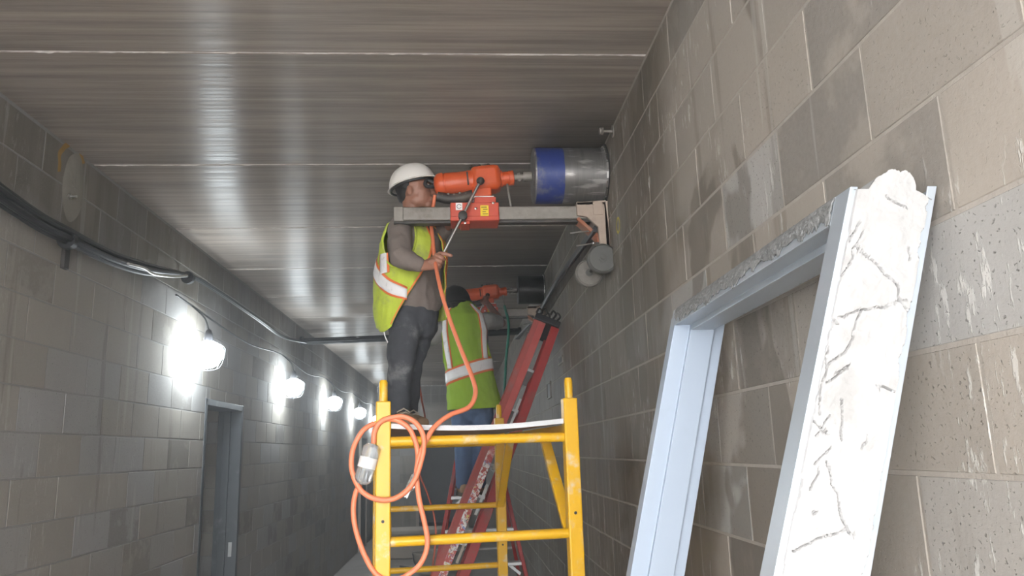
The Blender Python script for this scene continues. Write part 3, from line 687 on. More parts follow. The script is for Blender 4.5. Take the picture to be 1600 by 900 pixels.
# ------------------------------------------------------------------ core drills
def core_drill(loc, r, bl, label, barrel, band, wheels=True):
    """local frame: origin where the barrel meets the wall, -x away from the wall, -y towards the camera"""
    t = thing('core_drill', loc, label, 'core drill', 'core drills on the right wall'); WORLD_ORIGIN[t] = (0, 0, 0)
    s = .385 - bl                                               # a barrel sunk deeper brings the machine closer to the wall
    X = lambda x: x + s
    mb = MB().lathe((-bl, 0, 0), (1, 0, 0), [(0, .03), (0, r * .9), (.004, r * .985), (.008, r), (bl * .5, r), (bl - .03, r), (bl - .03, r * 1.008), (bl - .004, r * 1.008), (bl - .004, r * .9)], 48)
    cbar = mb.build('core_barrel', barrel, t)
    for k in range(20):
        an = 2 * math.pi * k / 20; MB().box((-.008, r * 1.004 * math.cos(an), r * 1.004 * math.sin(an)), (.012, .012, .034), Matrix.Rotation(an, 3, 'X')).build('segment', 'steel', cbar)
    if band:
        mb = MB()
        def bnd(u, v):
            an = 2 * math.pi * u; ed = .115 + .028 * (1 if math.sin(an * 1.0 + 1.1) < .15 else 0) + .006 * mnoise.noise(V((u * 14, 0, 0)))
            return (-bl + .012 + ed * v, (r + .0012) * math.cos(an), (r + .0012) * math.sin(an))
        mb.grid(bnd, 90, 4); mb.f = [tuple(reversed(f)) for f in mb.f]; mb.build('colour_band', 'blue', cbar)
    # machine axis dips slightly towards the back
    zx = lambda x: -.045 * max(0, (-.385 - x)) / .5
    A = lambda x, y=0, z=0: V((X(x), y, zx(x) + z))
    ax = (A(-.4) - A(-.9)).normalized()
    MB().lathe(A(-.485), ax, [(0, .018), (.02, .018), (.02, .026), (.035, .026), (.035, .017), (.05, .017), (.05, .027), (.095, .027), (.1, .02)], 18).build('spindle', 'rail', t)
    gb = MB().lathe(A(-.555), ax, [(0, .044), (.01, .044), (.012, .037), (.045, .037), (.047, .040), (.068, .040), (.072, .034)], 28).build('gear_nose', 'orange', t)
    M = Matrix.Rotation(-math.atan2(.045, .5), 3, 'Y')
    body = MB().box(A(-.632, 0, .002), (.158, .135, .135), M).build('gearbox', 'orange', t, bevel=.03)
    MB().box(A(-.655, 0, -.072), (.10, .10, .06), M).build('gear_foot', 'orange', body, bevel=.008)
    MB().cyl(A(-.66, -.069, -.01), A(-.66, -.073, -.01), .03).build('cover_plate', 'orange', body)
    for k in range(4): MB().lathe(A(-.70 + .024 * k + (.01 if k else -.01), -.03, .066), (0, 0, 1), [(0, .008), (.012, .008), (.014, .005)], 8).build('cap_screw', 'dark', body)
    MB().lathe(A(-.905), ax, [(0, .012), (.004, .038), (.018, .055), (.032, .060), (.05, .060), (.052, .056), (.058, .056), (.060, .058), (.175, .058), (.18, .061), (.205, .061)], 30).build('motor', 'orange', t)
    MB().box(A(-.728, -.0575, 0), (.008, .008, .07), M).build('vent_slot', 'black', t)
    MB().tube(spline([A(-.90, 0, .012), A(-.935, 0, .03), A(-.95, -.01, .012), A(-.938, -.02, -.012), A(-.90, -.01, -.012)], 5), .010, 8).build('rear_handle', 'black', t)
    MB().tube(spline([A(-.885, -.01, -.068), A(-.83, -.015, -.088), A(-.76, -.015, -.090), A(-.70, -.01, -.075)], 5), [.028] * 16, 12).build('grip', 'dark', t)
    for k in range(5): MB().ell(A(-.86 + .03 * k, -.034, -.074 + .006 * (k % 2)), (.008, .006, .006), n=8, m=6).build('grip_rib', 'wheel_rim', t)
    # spacer and carriage on the mast
    MB().box((X(-.645), 0, -.132), (.105, .10, .016)).build('spacer', 'stick_w', t, bevel=.002)
    ca = MB().box((X(-.695), 0, -.215), (.25, .14, .10)).build('carriage', 'orange_red', t, bevel=.006)
    MB().box((X(-.64), -.002, -.152), (.112, .125, .035)).build('carriage_block', 'orange_red', ca, bevel=.004)
    MB().box((X(-.695), 0, -.252), (.25, .15, .024)).build('carriage_flange', 'orange_red', ca, bevel=.004)
    MB().box((X(-.745), -.008, -.271), (.05, .12, .018)).build('clamp', 'orange_red', ca, bevel=.004)
    for (x, z) in ((-.69, -.20), (-.60, -.17), (-.745, -.274)): MB().lathe((X(x), -.07 if z > -.27 else -.066, z), (0, -1, 0), [(0, .007), (.004, .007), (.006, .004)], 10).build('bolt', 'steel', ca)
    sk = MB().box((X(-.775), -.0708, -.188), (.034, .0016, .038)).build('white_sticker', 'stick_w', ca)
    mk = MB()
    for k in range(1): mk.tube([(X(-.775) + .011 * math.cos(q), -.0722, -.188 + .011 * math.sin(q)) for q in (R(20 + 320 * j / 16) for j in range(17))], .0014, 6)
    mk.build('sticker_mark', 'ink', sk)
    sk = MB().box((X(-.645), -.0708, -.212), (.042, .0016, .058)).build('yellow_sticker', 'stick_y', ca)
    for k in range(4): MB().box((X(-.645) + (.004 if k % 2 else -.002), -.0718, -.193 - .012 * k), (.028 - .005 * (k % 3), .0008, .005)).build('sticker_line', 'ink_y', sk)
    # mast
    rl = MB().box((X(-.60), 0, -.212), (1.02, .07, .072)).build('mast', 'rail', t, bevel=.006)
    MB().box((X(-.60), 0, -.256), (1.02, .05, .012)).build('gear_rack', 'dark', rl)
    MB().box((X(-1.085), -.001, -.214), (.05, .076, .078)).build('mast_end', 'rail', rl, bevel=.004)
    # water feed arm
    MB().tube(spline([A(-.52, -.01, -.036), A(-.515, -.02, -.08), A(-.505, -.02, -.165)], 5), .006, 8).build('water_pipe', 'rail', t)
    # feed lever: hub on the carriage, long bar, ball
    h = V((X(-.757), -.115, -.250)); up_ = V((.25, -.005, .49)).normalized()
    p_k, p_e = h + up_ * .205, h - up_ * .31
    lv = MB().cyl(p_e, p_k, .0075, n=10).build('feed_lever', 'steel', t)
    MB().ell(p_k, (.021, .021, .021)).build('lever_knob', 'dark', lv)
    MB().lathe(h + V((0, .05, 0)), (0, -1, 0), [(0, .018), (.03, .018), (.03, .023), (.062, .023), (.066, .012)], 14).build('lever_hub', 'dark', lv)
    # base casting at the wall
    pol = [(-.165, -.165), (-.012, -.155), (-.002, -.30), (.0, -.405), (-.055, -.39), (-.06, -.30), (-.115, -.245), (-.165, -.235)]
    bs = MB().prism([(x, -.06, z) for x, z in pol], (0, .02, 0)).prism([(x, .05, z) for x, z in pol], (0, .02, 0)).build('base_bracket', 'tan_metal', t, smooth=0, bevel=.003)
    MB().box((-.012, .005, -.285), (.022, .13, .25)).box((-.09, .005, -.172), (.15, .13, .02)).build('base_plate', 'tan_metal', bs, bevel=.003)
    MB().box((-.055, -.0615, -.20), (.05, .006, .07)).build('bracket_rib', 'tan_metal', bs, bevel=.002)
    MB().beam((-.16, .005, -.245), (-.055, .005, -.345), .09, .018, (0, 1, 0)).box((-.058, .005, -.365), (.012, .09, .06)).build('brace', 'rust', bs, bevel=.003)
    for (x0, x1, z) in ((-.20, -.07, -.315), (-.17, -.085, -.385)):
        sw = MB().tube([(x0, -.02, z - .005), (x1, -.02, z + .008)], .0045, 8).build('levelling_screw', 'steel', bs)
        MB().ell((x1 + .004, -.02, z + .008), (.010, .010, .010), n=10, m=8).build('screw_head', 'steel', sw)
    if wheels:
        for (x, y, z, rr) in ((-.052, -.085, -.478, .078), (-.088, .12, -.505, .074)):
            wh = MB().lathe((x, y - .018, z), (0, 1, 0), [(0, rr * .25), (0, rr * .86), (.004, rr * .9), (-.002, rr * .93), (.004, rr), (.034, rr), (.038, rr * .9), (.036, .01)], 40).build('wheel', 'wheel' if y < 0 else 'wheel_rim', t)
            MB().lathe((x, y - .018, z), (0, -1, 0), [(-.002, rr * .26), (.006, rr * .26), (.008, rr * .2), (.008, rr * .15), (.012, rr * .14), (.014, .004)], 20).build('wheel_hub', 'wheel', wh)
        MB().cyl((-.06, -.08, -.478), (-.085, .12, -.505), .009).beam((-.055, -.045, -.38), (-.06, -.045, -.49), .012, .04, (0, 1, 0)).build('axle', 'dark', t)
    # flat near-black ring painting the shade in the gap round the barrel
    mb = MB()
    mb.grid(lambda u, v: (-.0035 - .003 * math.sin(math.pi * v), (r + .002 + (.026 + .006 * mnoise.noise(V((math.cos(6.283 * u) * 2, math.sin(6.283 * u) * 2, 0)))) * v) * math.cos(6.2832 * u), (r + .002 + .020 * v) * math.sin(6.2832 * u)), 60, 4)
    mb.build('hole_shade_ring', 'hole', t)
    return t
D1 = V((XR, 3.84, 3.207)); D2 = V((XR, 6.86, 3.222))
core_drill(D1, .147, .385, 'orange core drill with large blue-banded silver barrel, nearest the camera', 'barrel', True)
core_drill(D2, .130, .245, 'farther orange core drill with a black barrel, worked by the man in jeans', 'barrel_k', False, wheels=False)

# ------------------------------------------------------------------ people
def frame(fwd, up=(0, 0, 1)):
    f_ = V(fwd).normalized(); u_ = V(up); u_ = (u_ - f_ * u_.dot(f_)).normalized(); r_ = f_.cross(u_); return f_, r_, u_
def limb(mb, st, side, grow=0.0, n=16):
    """tapering limb through stations (point, half width, half depth) with rounded ends"""
    pts = [V(s[0]) for s in st]; ra = [s[1] + grow for s in st]; rb = [s[2] + grow for s in st]
    d0 = (pts[0] - pts[1]).normalized(); d1 = (pts[-1] - pts[-2]).normalized()
    P = [pts[0] + d0 * rb[0] * .75, pts[0] + d0 * rb[0] * .5] + pts + [pts[-1] + d1 * rb[-1] * .5, pts[-1] + d1 * rb[-1] * .75]
    A = [ra[0] * .35, ra[0] * .8] + ra + [ra[-1] * .8, ra[-1] * .35]; B = [rb[0] * .35, rb[0] * .8] + rb + [rb[-1] * .8, rb[-1] * .35]
    mb.tube(P, A, n, side, B)
def lerp_st(st, k=3):
    out = []
    for a, b in zip(st, st[1:]):
        for i in range(k): t_ = i / k; out.append((V(a[0]).lerp(V(b[0]), t_), a[1] + (b[1] - a[1]) * t_, a[2] + (b[2] - a[2]) * t_))
    return out + [(V(st[-1][0]), st[-1][1], st[-1][2])]
def head(mb, hc, hf, hr, hu):
    M = Matrix((hf, hr, hu)).transposed(); P = lambda a, b, c_: hc + hf * a + hr * b + hu * c_
    mb.ell(P(0, 0, .005), (.094, .074, .098), M); mb.ell(P(.032, 0, -.05), (.060, .058, .076), M); mb.ell(P(.066, 0, -.108), (.026, .026, .020), M)
    mb.ell(P(.092, 0, -.030), (.022, .013, .028), M); mb.ell(P(.106, 0, -.045), (.013, .015, .011), M)
    mb.ell(P(.076, 0, .006), (.020, .048, .012), M); mb.ell(P(.084, 0, -.072), (.012, .022, .0075), M); mb.ell(P(.082, 0, -.087), (.012, .020, .0080), M)
    for s in (-1, 1):
        mb.ell(P(-.012, s * .072, -.040), (.017, .008, .028), M); mb.ell(P(.042, s * .030, -.040), (.036, .028, .030), M); mb.ell(P(.008, s * .030, -.078), (.042, .024, .034), M)
def eyes(root, hc, hf, hr, hu):
    for s in (-1, 1):
        c_ = hc + hf * .0815 + hr * (s * .032) - hu * .014; e = MB().ell(c_, (.0125, .0125, .0125), n=14, m=10).build('eye', 'eye', root)
        MB().ell(c_ + hf * .0095, (.006, .006, .006), n=10, m=8).build('iris', 'iris', e)
        MB().tube(spline([c_ + hf * .008 + hr * (s * -.014) + hu * .022, c_ + hf * .012 + hu * .026, c_ + hf * .0 + hr * (s * .018) + hu * .021], 4), .004, 6).build('eyebrow', 'hair', root)
def grip_hand(mb, W, G_, A, rbar, flip=1, thumb_out=False):
    """hand closed on a bar through G_ along A (towards the thumb): palm, four unequal fingers, thumb"""
    A = A.normalized(); e = G_ - W; e = (e - A * e.dot(A)).normalized(); n_ = A.cross(e) * flip
    rr = rbar + .0095
    K = G_ + n_ * (rr + .006) + e * .004
    limb(mb, lerp_st([(W - (G_ - W).normalized() * .01, .024, .019), (W + (K - W) * .35, .032, .017), (W + (K - W) * .75, .040, .0155), (K - e * .022, .041, .0125)], 2), A)
    for i, (o, ln, r_) in enumerate(((.030, 235, .0092), (.0098, 258, .0096), (-.0102, 245, .0092), (-.0293, 215, .0080))):
        pts = [K + A * o - e * .030 - n_ * .002, K + A * o * 1.02 - e * .012]
        for j in range(1, 9):
            an = R(-28 + (ln + 10) * j / 8); q = rr + (.006 if j < 3 else .0)
            pts.append(G_ + A * (o * (1 - .06 * j / 8)) + n_ * (math.cos(an) * q) + e * (math.sin(an) * q))
        limb(mb, [(p, r_ * (1.06 - .18 * j / 9), r_ * (1.06 - .18 * j / 9)) for j, p in enumerate(pts)], A, n=10)
    T0 = W + (K - W) * .38 + A * .022
    if thumb_out: tp_ = [T0, G_ + A * .046 + n_ * .008 - e * .012, G_ + A * .056 + e * .014 + n_ * .004, G_ + A * .060 + e * .042]
    else: tp_ = [T0, G_ + A * .040 - e * (rr + .006) + n_ * .006, G_ + A * .044 - n_ * (rr * .7) - e * .008, G_ + A * .036 - n_ * (rr + .004) + e * .014]
    limb(mb, [(p, r_, r_) for p, r_ in zip(tp_, (.015, .0125, .0112, .0095))], A, n=10)
def helmet(root, mat, hc, hf, hr, hu, tilt=0.0, rim=.018, sc_=1.0):
    hf2 = (hf * math.cos(tilt) + hu * math.sin(tilt)).normalized(); hu2 = (hu * math.cos(tilt) - hf * math.sin(tilt)).normalized()
    P = lambda a, b, c_: hc + hf2 * a + hr * b + hu2 * c_
    mb = MB(); N = 40
    def shell(u, v):
        t_ = 2 * math.pi * u; ph = v * math.pi / 2
        a, b, h = .128 * sc_, .105 * sc_, .120 * sc_
        k = math.cos(ph) ** .85; rx = a * k; ry = b * k
        z = rim + h * math.sin(ph) ** 1.05
        ridge = .006 * math.exp(-(math.sin(t_) * ry / .018) ** 2) * math.sin(ph) ** .5 * (1 if math.cos(t_) > -.9 else .6)
        return P(-.004 + rx * math.cos(t_), ry * math.sin(t_), z + ridge)
    mb.grid(shell, N * 2, 14)
    h = mb.build('hard_hat', mat, root, smooth=70)
    mb = MB()
    def brim(u, v):
        t_ = 2 * math.pi * u; vis = max(0, math.cos(t_)) ** 2.2
        ex = (.010 + .040 * vis) * v
        return P(-.004 + (.128 * sc_ + ex) * math.cos(t_), (.105 * sc_ + ex * .8) * math.sin(t_), rim + .004 - (.008 + .014 * vis) * v)
    mb.grid(brim, N * 2, 4); mb.build('brim', mat, h, smooth=70, solid=.0035)
    mb = MB().tube([P(-.004 + .122 * sc_ * math.cos(q), .098 * sc_ * math.sin(q), rim - .008) for q in (2 * math.pi * j / 40 for j in range(41))], .006, 6); mb.build('headband', 'black', h)
    return h
def boot(root, ank, toe_dir, sole_z, ln=.27):
    d, r_, u_ = frame((toe_dir[0], toe_dir[1], 0)); b = V((ank.x, ank.y, sole_z)); mb = MB()
    limb(mb, lerp_st([(b - d * .06 + u_ * .05, .034, .04), (b + d * .02 + u_ * .058, .040, .048), (b + d * .10 + u_ * .045, .046, .038), (b + d * .165 + u_ * .038, .044, .030)], 3), r_)
    limb(mb, lerp_st([(b - d * .02 + u_ * .06, .042, .050), (b - d * .015 + u_ * .13, .046, .052), (V((ank.x, ank.y, sole_z + .19)) - d * .012, .050, .055)], 3), r_)
    o = remesh(mb, .007, 4).build('boot', 'boot', root, smooth=60)
    pr = []
    for q in range(24):
        an = 2 * math.pi * q / 24; lx_ = .138 * math.cos(an); wd = .047 + (.006 if math.cos(an) > 0 else -.004)
        pr.append(b + d * (.055 + lx_) + r_ * (wd * math.copysign(abs(math.sin(an)) ** .7, math.sin(an))))
    MB().prism(pr, (0, 0, .026)).build('sole', 'boot_s', o, smooth=30)
    for k in range(5):
        c_ = b + d * (.092 - .022 * k) + u_ * (.082 + .018 * k); MB().tube([c_ - r_ * .034 - u_ * .010, c_ + d * .006 + u_ * .008, c_ + r_ * .034 - u_ * .010], .0042, 6).build('lace', 'lace', o)
    return o
class Vest:
    """open waistcoat of mesh cloth round the torso; th: 0 front, 90 wearer's right, 180 back; t: 0 neck .. 1 hem"""
    def __init__(s, st, f_, r_, hem=None, flare=None, full=None): s.st, s.f, s.r, s.hem, s.flare, s.full = st, f_, r_, hem, flare, full; s.prof = lambda t_: max(0, t_ - .45) ** 1.3
    def pt(s, th, t_, off=0.0):
        x = min(max(t_, 0), .9999) * (len(s.st) - 1); i = int(x); q = x - i; a, b = s.st[i], s.st[i + 1]
        q2 = q
        c_ = V(a[0]).lerp(V(b[0]), q2); ra = a[1] + (b[1] - a[1]) * q2; rb = a[2] + (b[2] - a[2]) * q2
        k = off + (.008 * mnoise.noise(V((math.cos(R(th)) * 2.2, math.sin(R(th)) * 2.2, t_ * 5))) + .004 * mnoise.noise(V((math.cos(R(th)) * 6, math.sin(R(th)) * 6, t_ * 13)))) * min(1, t_ * 3) + (s.flare(th) * s.prof(t_) if s.flare else 0)
        if s.full: k += s.full(th) * min(1, t_ * 4)
        p = c_ + s.f * ((rb + k) * math.cos(R(th))) + s.r * ((ra + k) * math.sin(R(th)))
        if s.hem: p.z -= s.hem(th) * max(0, t_ - .3) ** 1.4
        return p
    def cloth(s, root, mat, e0, e1, hole=((90, .30), (-90, .30)), size=(36, .25)):
        mb = MB()
        def fn(u, v): a, b = e0(v), e1(v); return s.pt(a + (b - a) * u, v)
        def keep(u, v):
            a, b = e0(v), e1(v); th = a + (b - a) * u
            for (h, ht) in hole:
                d = (th - h + 180) % 360 - 180
                if (d / size[0]) ** 2 + ((v - ht) / size[1]) ** 2 < 1: return False
            return True
        mb.grid(fn, 150, 90, keep); ob = mb.build('safety_vest', mat, root, smooth=80, solid=.004)
        for (h, ht) in hole:
            ring = [s.pt(h + size[0] * math.cos(q), max(ht + size[1] * math.sin(q), .005), .002) for q in (2 * math.pi * j / 60 for j in range(61))]
            MB().tube(ring, .0065, 7).build('armhole_binding', mat, ob, smooth=80)
        return ob
    def strip(s, root, name, mat, line, w_, off, horizontal=True, n=40):
        """line: u -> (th, t); w_: half width in t (horizontal) or degrees (vertical)"""
        def fn(u, v):
            th, t_ = line(u); q = (v - .5) * 2 * w_
            return s.pt(th, t_ + q, off) if horizontal else s.pt(th + q, t_, off)
        return MB().grid(fn, n, 4).build(name, mat, root, smooth=80, solid=.002)
    def tape(s, vest, line, w_, horizontal=True):
        ob = s.strip(vest, 'reflective_tape', 'tape', line, w_, .0085, horizontal)
        s.strip(vest, 'tape_border', 'piping', line, w_ * 1.42, .0050, horizontal)
def wrinkle(amp, sc_=14, zs_=.5):
    return lambda p: amp * (mnoise.noise(V((p.x * sc_, p.y * sc_, p.z * sc_ * zs_))) + .5 * mnoise.noise(V((p.x * sc_ * 2.3, p.y * sc_ * 2.3, p.z * sc_ * 1.6))))

# --- worker on the scaffold, facing the wall in profile
SOLE1 = 1.905
w1 = thing('person', (-.25, 4.06, SOLE1), 'worker in white hard hat and brown sleeves standing on the yellow scaffold', 'person')
f1, r1, u1 = frame((.82, -.57, 0)); cx = V((-.232, 4.07, 0))
TZ = [(2.44, .150, .108, 0), (2.53, .158, .115, 0), (2.66, .148, .112, .004), (2.80, .165, .120, .010), (2.92, .178, .118, .006), (2.985, .158, .098, 0), (3.03, .085, .075, -.004), (3.06, .058, .06, .004)]
tor = [(cx + f1 * o + V((0, 0, z)), a, b) for z, a, b, o in TZ]
hc = at(647, 293, 3.95); hf, hr, hu = frame((.97, -.16, .10))
hipR, hipL = cx + r1 * .075 + V((-.005, 0, 2.48)), cx - r1 * .075 + V((-.012, 0, 2.48))
knR, anR = at(626, 566, 3.93), at(622, 640, 4.03); knL, anL = at(641, 562, 4.10), at(635, 640, 4.20)
shR, shL = cx + r1 * .172 + f1 * .035 + V((0, 0, 2.95)), cx - r1 * .175 + V((0, 0, 2.955))
elR, wrR = at(626, 402, 3.76), at(668, 417, 3.66)
# the bar of the near drill's lever, for the hand to close on
hub = D1 + V((-.757, -.115, -.250)); lup = V((.25, -.005, .49)).normalized(); grR = hub - lup * .275
wrR = grR + V((-.078, .01, -.012))
elL, grL = at(672, 384, 4.22), D1 + V((-.76, .115, -.175)); wrL = grL + V((-.07, .05, -.04))
def build_body(torso, hc, hf, hr, hu, neck, legs, arms, hands):
    mb = MB(); limb(mb, [(p, a * .88, b * .88) for p, a, b in torso], r_side)
    head(mb, hc, hf, hr, hu)
    limb(mb, lerp_st([(neck, .060, .058), (hc - hu * .085 - hf * .018, .052, .054), (hc - hu * .04 - hf * .02, .05, .055)], 2), hr)
    for h, k, a in legs: limb(mb, lerp_st([(h, .075, .080), ((h + k) / 2, .064, .066), (k, .047, .05), (k.lerp(a, .35), .046, .050), (a, .034, .036), (a - V((0, 0, .05)), .034, .04)], 2), r_side)
    for s_, e_, w_ in arms: limb(mb, lerp_st([(s_, .048, .048), (s_.lerp(e_, .5), .042, .042), (e_, .036, .036), (e_.lerp(w_, .3), .038, .036), (w_, .025, .021)], 2), (0, 0, 1))
    for h in hands: grip_hand(mb, *h)
    return remesh(mb, .0042, 2)
r_side = r1
build_body(tor, hc, hf, hr, hu, cx + V((0, 0, 3.02)), [(hipR, knR, anR), (hipL, knL, anL)], [(shR, elR, wrR), (shL, elL, wrL)],
           [(wrR, grR, lup, .0085, -1, True), (wrL, grL, V((.3, .2, 1)), .018, 1, False)]).build('body', 'skin', w1, smooth=60)
eyes(w1, hc, hf, hr, hu)
mb = MB(); M = Matrix((hf, hr, hu)).transposed()
mb.ell(hc - hf * .030 + hu * .012, (.074, .077, .080), M); mb.ell(hc - hf * .055 - hu * .035, (.042, .058, .05), M); remesh(mb, .006, 3, wrinkle(.003, 60, 1)).build('hair', 'hair', w1)
helmet(w1, 'helmet', hc, hf, hr, hu, R(8), .012)
# shirt: torso and both sleeves in one skin
mb = MB(); limb(mb, [(tor[1][0] + V((0, 0, .05)), .168, .130)] + [(p, a + .010, b + .010) for p, a, b in tor[2:-1]], r1)
for s_, e_, w_ in ((shR, elR, wrR), (shL, elL, wrL)):
    wc = e_.lerp(w_, .86)
    limb(mb, lerp_st([(s_ - V((0, 0, 0)), .066, .066), (s_.lerp(e_, .5), .064, .064), (e_, .056, .056), (e_.lerp(wc, .5), .050, .050), (wc, .041, .038)], 3), (0, 0, 1))
remesh(mb, .008, 5, wrinkle(.006, 17, .9)).build('shirt', 'shirt', w1, smooth=70)
# trousers
mb = MB(); limb(mb, [(p, a * .96, b * .96) for p, a, b in tor[:2]], r1)
for h, k, a in ((hipR, knR, anR), (hipL, knL, anL)): limb(mb, lerp_st([(h, .082, .088), ((h + k) / 2, .076, .080), (k, .066, .070), (k.lerp(a, .5), .062, .068), (a - V((0, 0, .0)), .062, .068)], 3), r1)
remesh(mb, .008, 5, wrinkle(.008, 15, 1.3)).build('trousers', 'trouser', w1, smooth=70)
boot(w1, anR, (.45, -.9), SOLE1); boot(w1, anL, (.55, -.84), SOLE1)
# vest
vz = [(3.055, .078, .070, .006), (3.02, .125, .085, .0), (2.985, .172, .112, 0), (2.90, .195, .146, .006), (2.80, .190, .155, .010), (2.70, .188, .150, .004), (2.62, .190, .142, 0), (2.55, .195, .146, 0), (2.50, .198, .150, 0)]
v1 = Vest([(cx + f1 * o + V((0, 0, z)), a, b) for z, a, b, o in vz], f1, r1, lambda th: .16 * math.exp(-((th - 108) / 40) ** 2), lambda th: .085 * math.exp(-((th - 165) / 60) ** 2), lambda th: .024 * math.exp(-((th - 165) / 50) ** 2))
v1.prof = lambda t_: .55 * math.sin(math.pi * min(max((t_ - .3) / .82, 0), 1)) ** 1.5
e0 = lambda t_: 12 + (0 if t_ < .38 else 76 * ((t_ - .38) / .62) ** 1.3); e1 = lambda t_: 346 - (0 if t_ < .4 else 40 * (t_ - .4))
vo = v1.cloth(w1, 'vest', e0, e1, ((80, .30), (270, .30)), (38, .26))
v1.tape(vo, lambda u: (e0(.78) + 3 + (250 - e0(.78)) * u, .78 - .31 * min(1, u * 1.9)), .040)
v1.tape(vo, lambda u: (112 - 6 * u, .46 + .12 * u), 8, False)
for ee, s_ in ((e0, 1), (e1, -1)): v1.strip(vo, 'edge_binding', 'piping', lambda u, ee=ee, s_=s_: (ee(.04 + .94 * u) + s_ * 2.5, .04 + .94 * u), 1.8, .004, False)
v1.strip(vo, 'zip_line', 'piping', lambda u: (-34, .12 + .6 * u), 1.6, .004, False)
MB().tube(spline([v1.pt(120, 1) + V((.02, -.01, .03)), v1.pt(118, 1) + V((.025, -.012, -.02)), v1.pt(116, 1) + V((.04, -.012, -.06))], 5), .003, 6).build('loose_thread', 'tape', vo)

# --- worker on the step ladder, seen from behind
SOLE2 = 1.462
w2 = thing('person', (.03, 6.05, SOLE2), 'worker in black hard hat and blue jeans seen from behind on the step ladder', 'person')
f2, r2, u2 = frame((.10, .99, 0)); r_side = r2
pel = at(737, 628, 6.06); che = at(729, 520, 6.05); nek = at(722, 482, 6.07)
c2 = lambda z: pel.lerp(nek, (z - pel.z) / (nek.z - pel.z))
tz2 = [(-.07, .150, .11), (.02, .160, .118), (.16, .150, .110), (.32, .168, .118), (.46, .185, .118), (.54, .165, .100), (.60, .085, .075), (.64, .06, .06)]
k2 = (nek.z - pel.z) / .60
tor2 = [(c2(pel.z + z * k2), a, b) for z, a, b in tz2]
hc2 = at(713, 474, 6.10); hf2, hr2, hu2 = frame((.30, .95, .05), (-.08, 0, 1))
hipR2, hipL2 = pel + r2 * .082 - V((0, 0, .03)), pel - r2 * .082 - V((0, 0, .03))
knR2, anR2 = at(752, 700, 6.00), at(746, 752, 6.06); knL2, anL2 = at(724, 702, 6.00), at(725, 752, 6.03)
shR2, shL2 = at(760, 500, 6.06), at(693, 515, 6.06)
elR2, grR2 = at(784, 505, 6.38), D2 + V((-.757 + .14, -.115, -.250)) + lup * .15; wrR2 = grR2 + V((.02, -.075, -.04))
elL2, wrL2 = at(665, 538, 6.10), at(677, 486, 6.42); grL2 = wrL2 + V((.055, .075, .03))
build_body(tor2, hc2, hf2, hr2, hu2, nek + V((0, 0, -.02)), [(hipR2, knR2, anR2), (hipL2, knL2, anL2)], [(shR2, elR2, wrR2), (shL2, elL2, wrL2)],
           [(wrR2, grR2, lup, .0085, 1, False), (wrL2, grL2, V((.1, -.2, 1)), .014, 1, False)]).build('body', 'skin2', w2, smooth=60)
eyes(w2, hc2, hf2, hr2, hu2)
mb = MB(); M = Matrix((hf2, hr2, hu2)).transposed()
mb.ell(hc2 - hf2 * .022 - hu2 * .01, (.095, .096, .11), M); mb.ell(hc2 - hf2 * .05 - hu2 * .07, (.055, .072, .075), M); mb.ell(hc2 - hf2 * .06 - hu2 * .12, (.045, .062, .05), M)
remesh(mb, .006, 3, wrinkle(.004, 40, 1)).build('hair', 'hair', w2)
helmet(w2, 'helmet_b', hc2, hf2, hr2, hu2, R(4), .008, 1.12)
mb = MB(); limb(mb, [(p, a + .008, b + .008) for p, a, b in tor2[2:-1]], r2)
for s_, e_ in ((shR2, elR2), (shL2, elL2)): limb(mb, lerp_st([(s_, .066, .066), (s_.lerp(e_, .4), .064, .064), (s_.lerp(e_, .66), .064, .064)], 3), (0, 0, 1))
remesh(mb, .008, 5, wrinkle(.006, 17, .9)).build('shirt', 'shirt2', w2, smooth=70)
mb = MB(); limb(mb, [(p, a + .008, b + .010) for p, a, b in tor2[:3]], r2)
for h, k, a in ((hipR2, knR2, anR2), (hipL2, knL2, anL2)): limb(mb, lerp_st([(h, .090, .100), ((h + k) / 2, .084, .09), (k, .068, .075), (k.lerp(a, .5), .064, .07), (a + V((0, 0, -.01)), .066, .074)], 3), r2)
remesh(mb, .008, 5, wrinkle(.006, 15, 1.2)).build('jeans', 'jeans', w2, smooth=70)
boot(w2, anR2, (.12, .99), SOLE2); boot(w2, anL2, (-.1, .99), SOLE2)
vz2 = [(.64, .078, .072), (.60, .12, .085), (.55, .180, .115), (.44, .200, .137), (.32, .186, .140), (.20, .180, .138), (.08, .184, .140), (.0, .190, .144), (-.05, .195, .148)]
v2 = Vest([(c2(pel.z + z * k2), a, b) for z, a, b in vz2], f2, r2, lambda th: .10 * math.exp(-((th + 130) / 40) ** 2) - .02 * math.exp(-((th - 100) / 40) ** 2), lambda th: .11 * math.exp(-((th - 100) / 40) ** 2))
vo = v2.cloth(w2, 'vest2', lambda t_: 10, lambda t_: 350, ((90, .32), (270, .32)), (34, .25))
v2.tape(vo, lambda u: (20 + 320 * u, .635 - .045 * math.sin(R(20 + 320 * u))), .034, True)
for th, te in ((128, .50), (226, .56)): v2.tape(vo, lambda u, th=th, te=te: (th, .06 + te * u), 7.5, False)

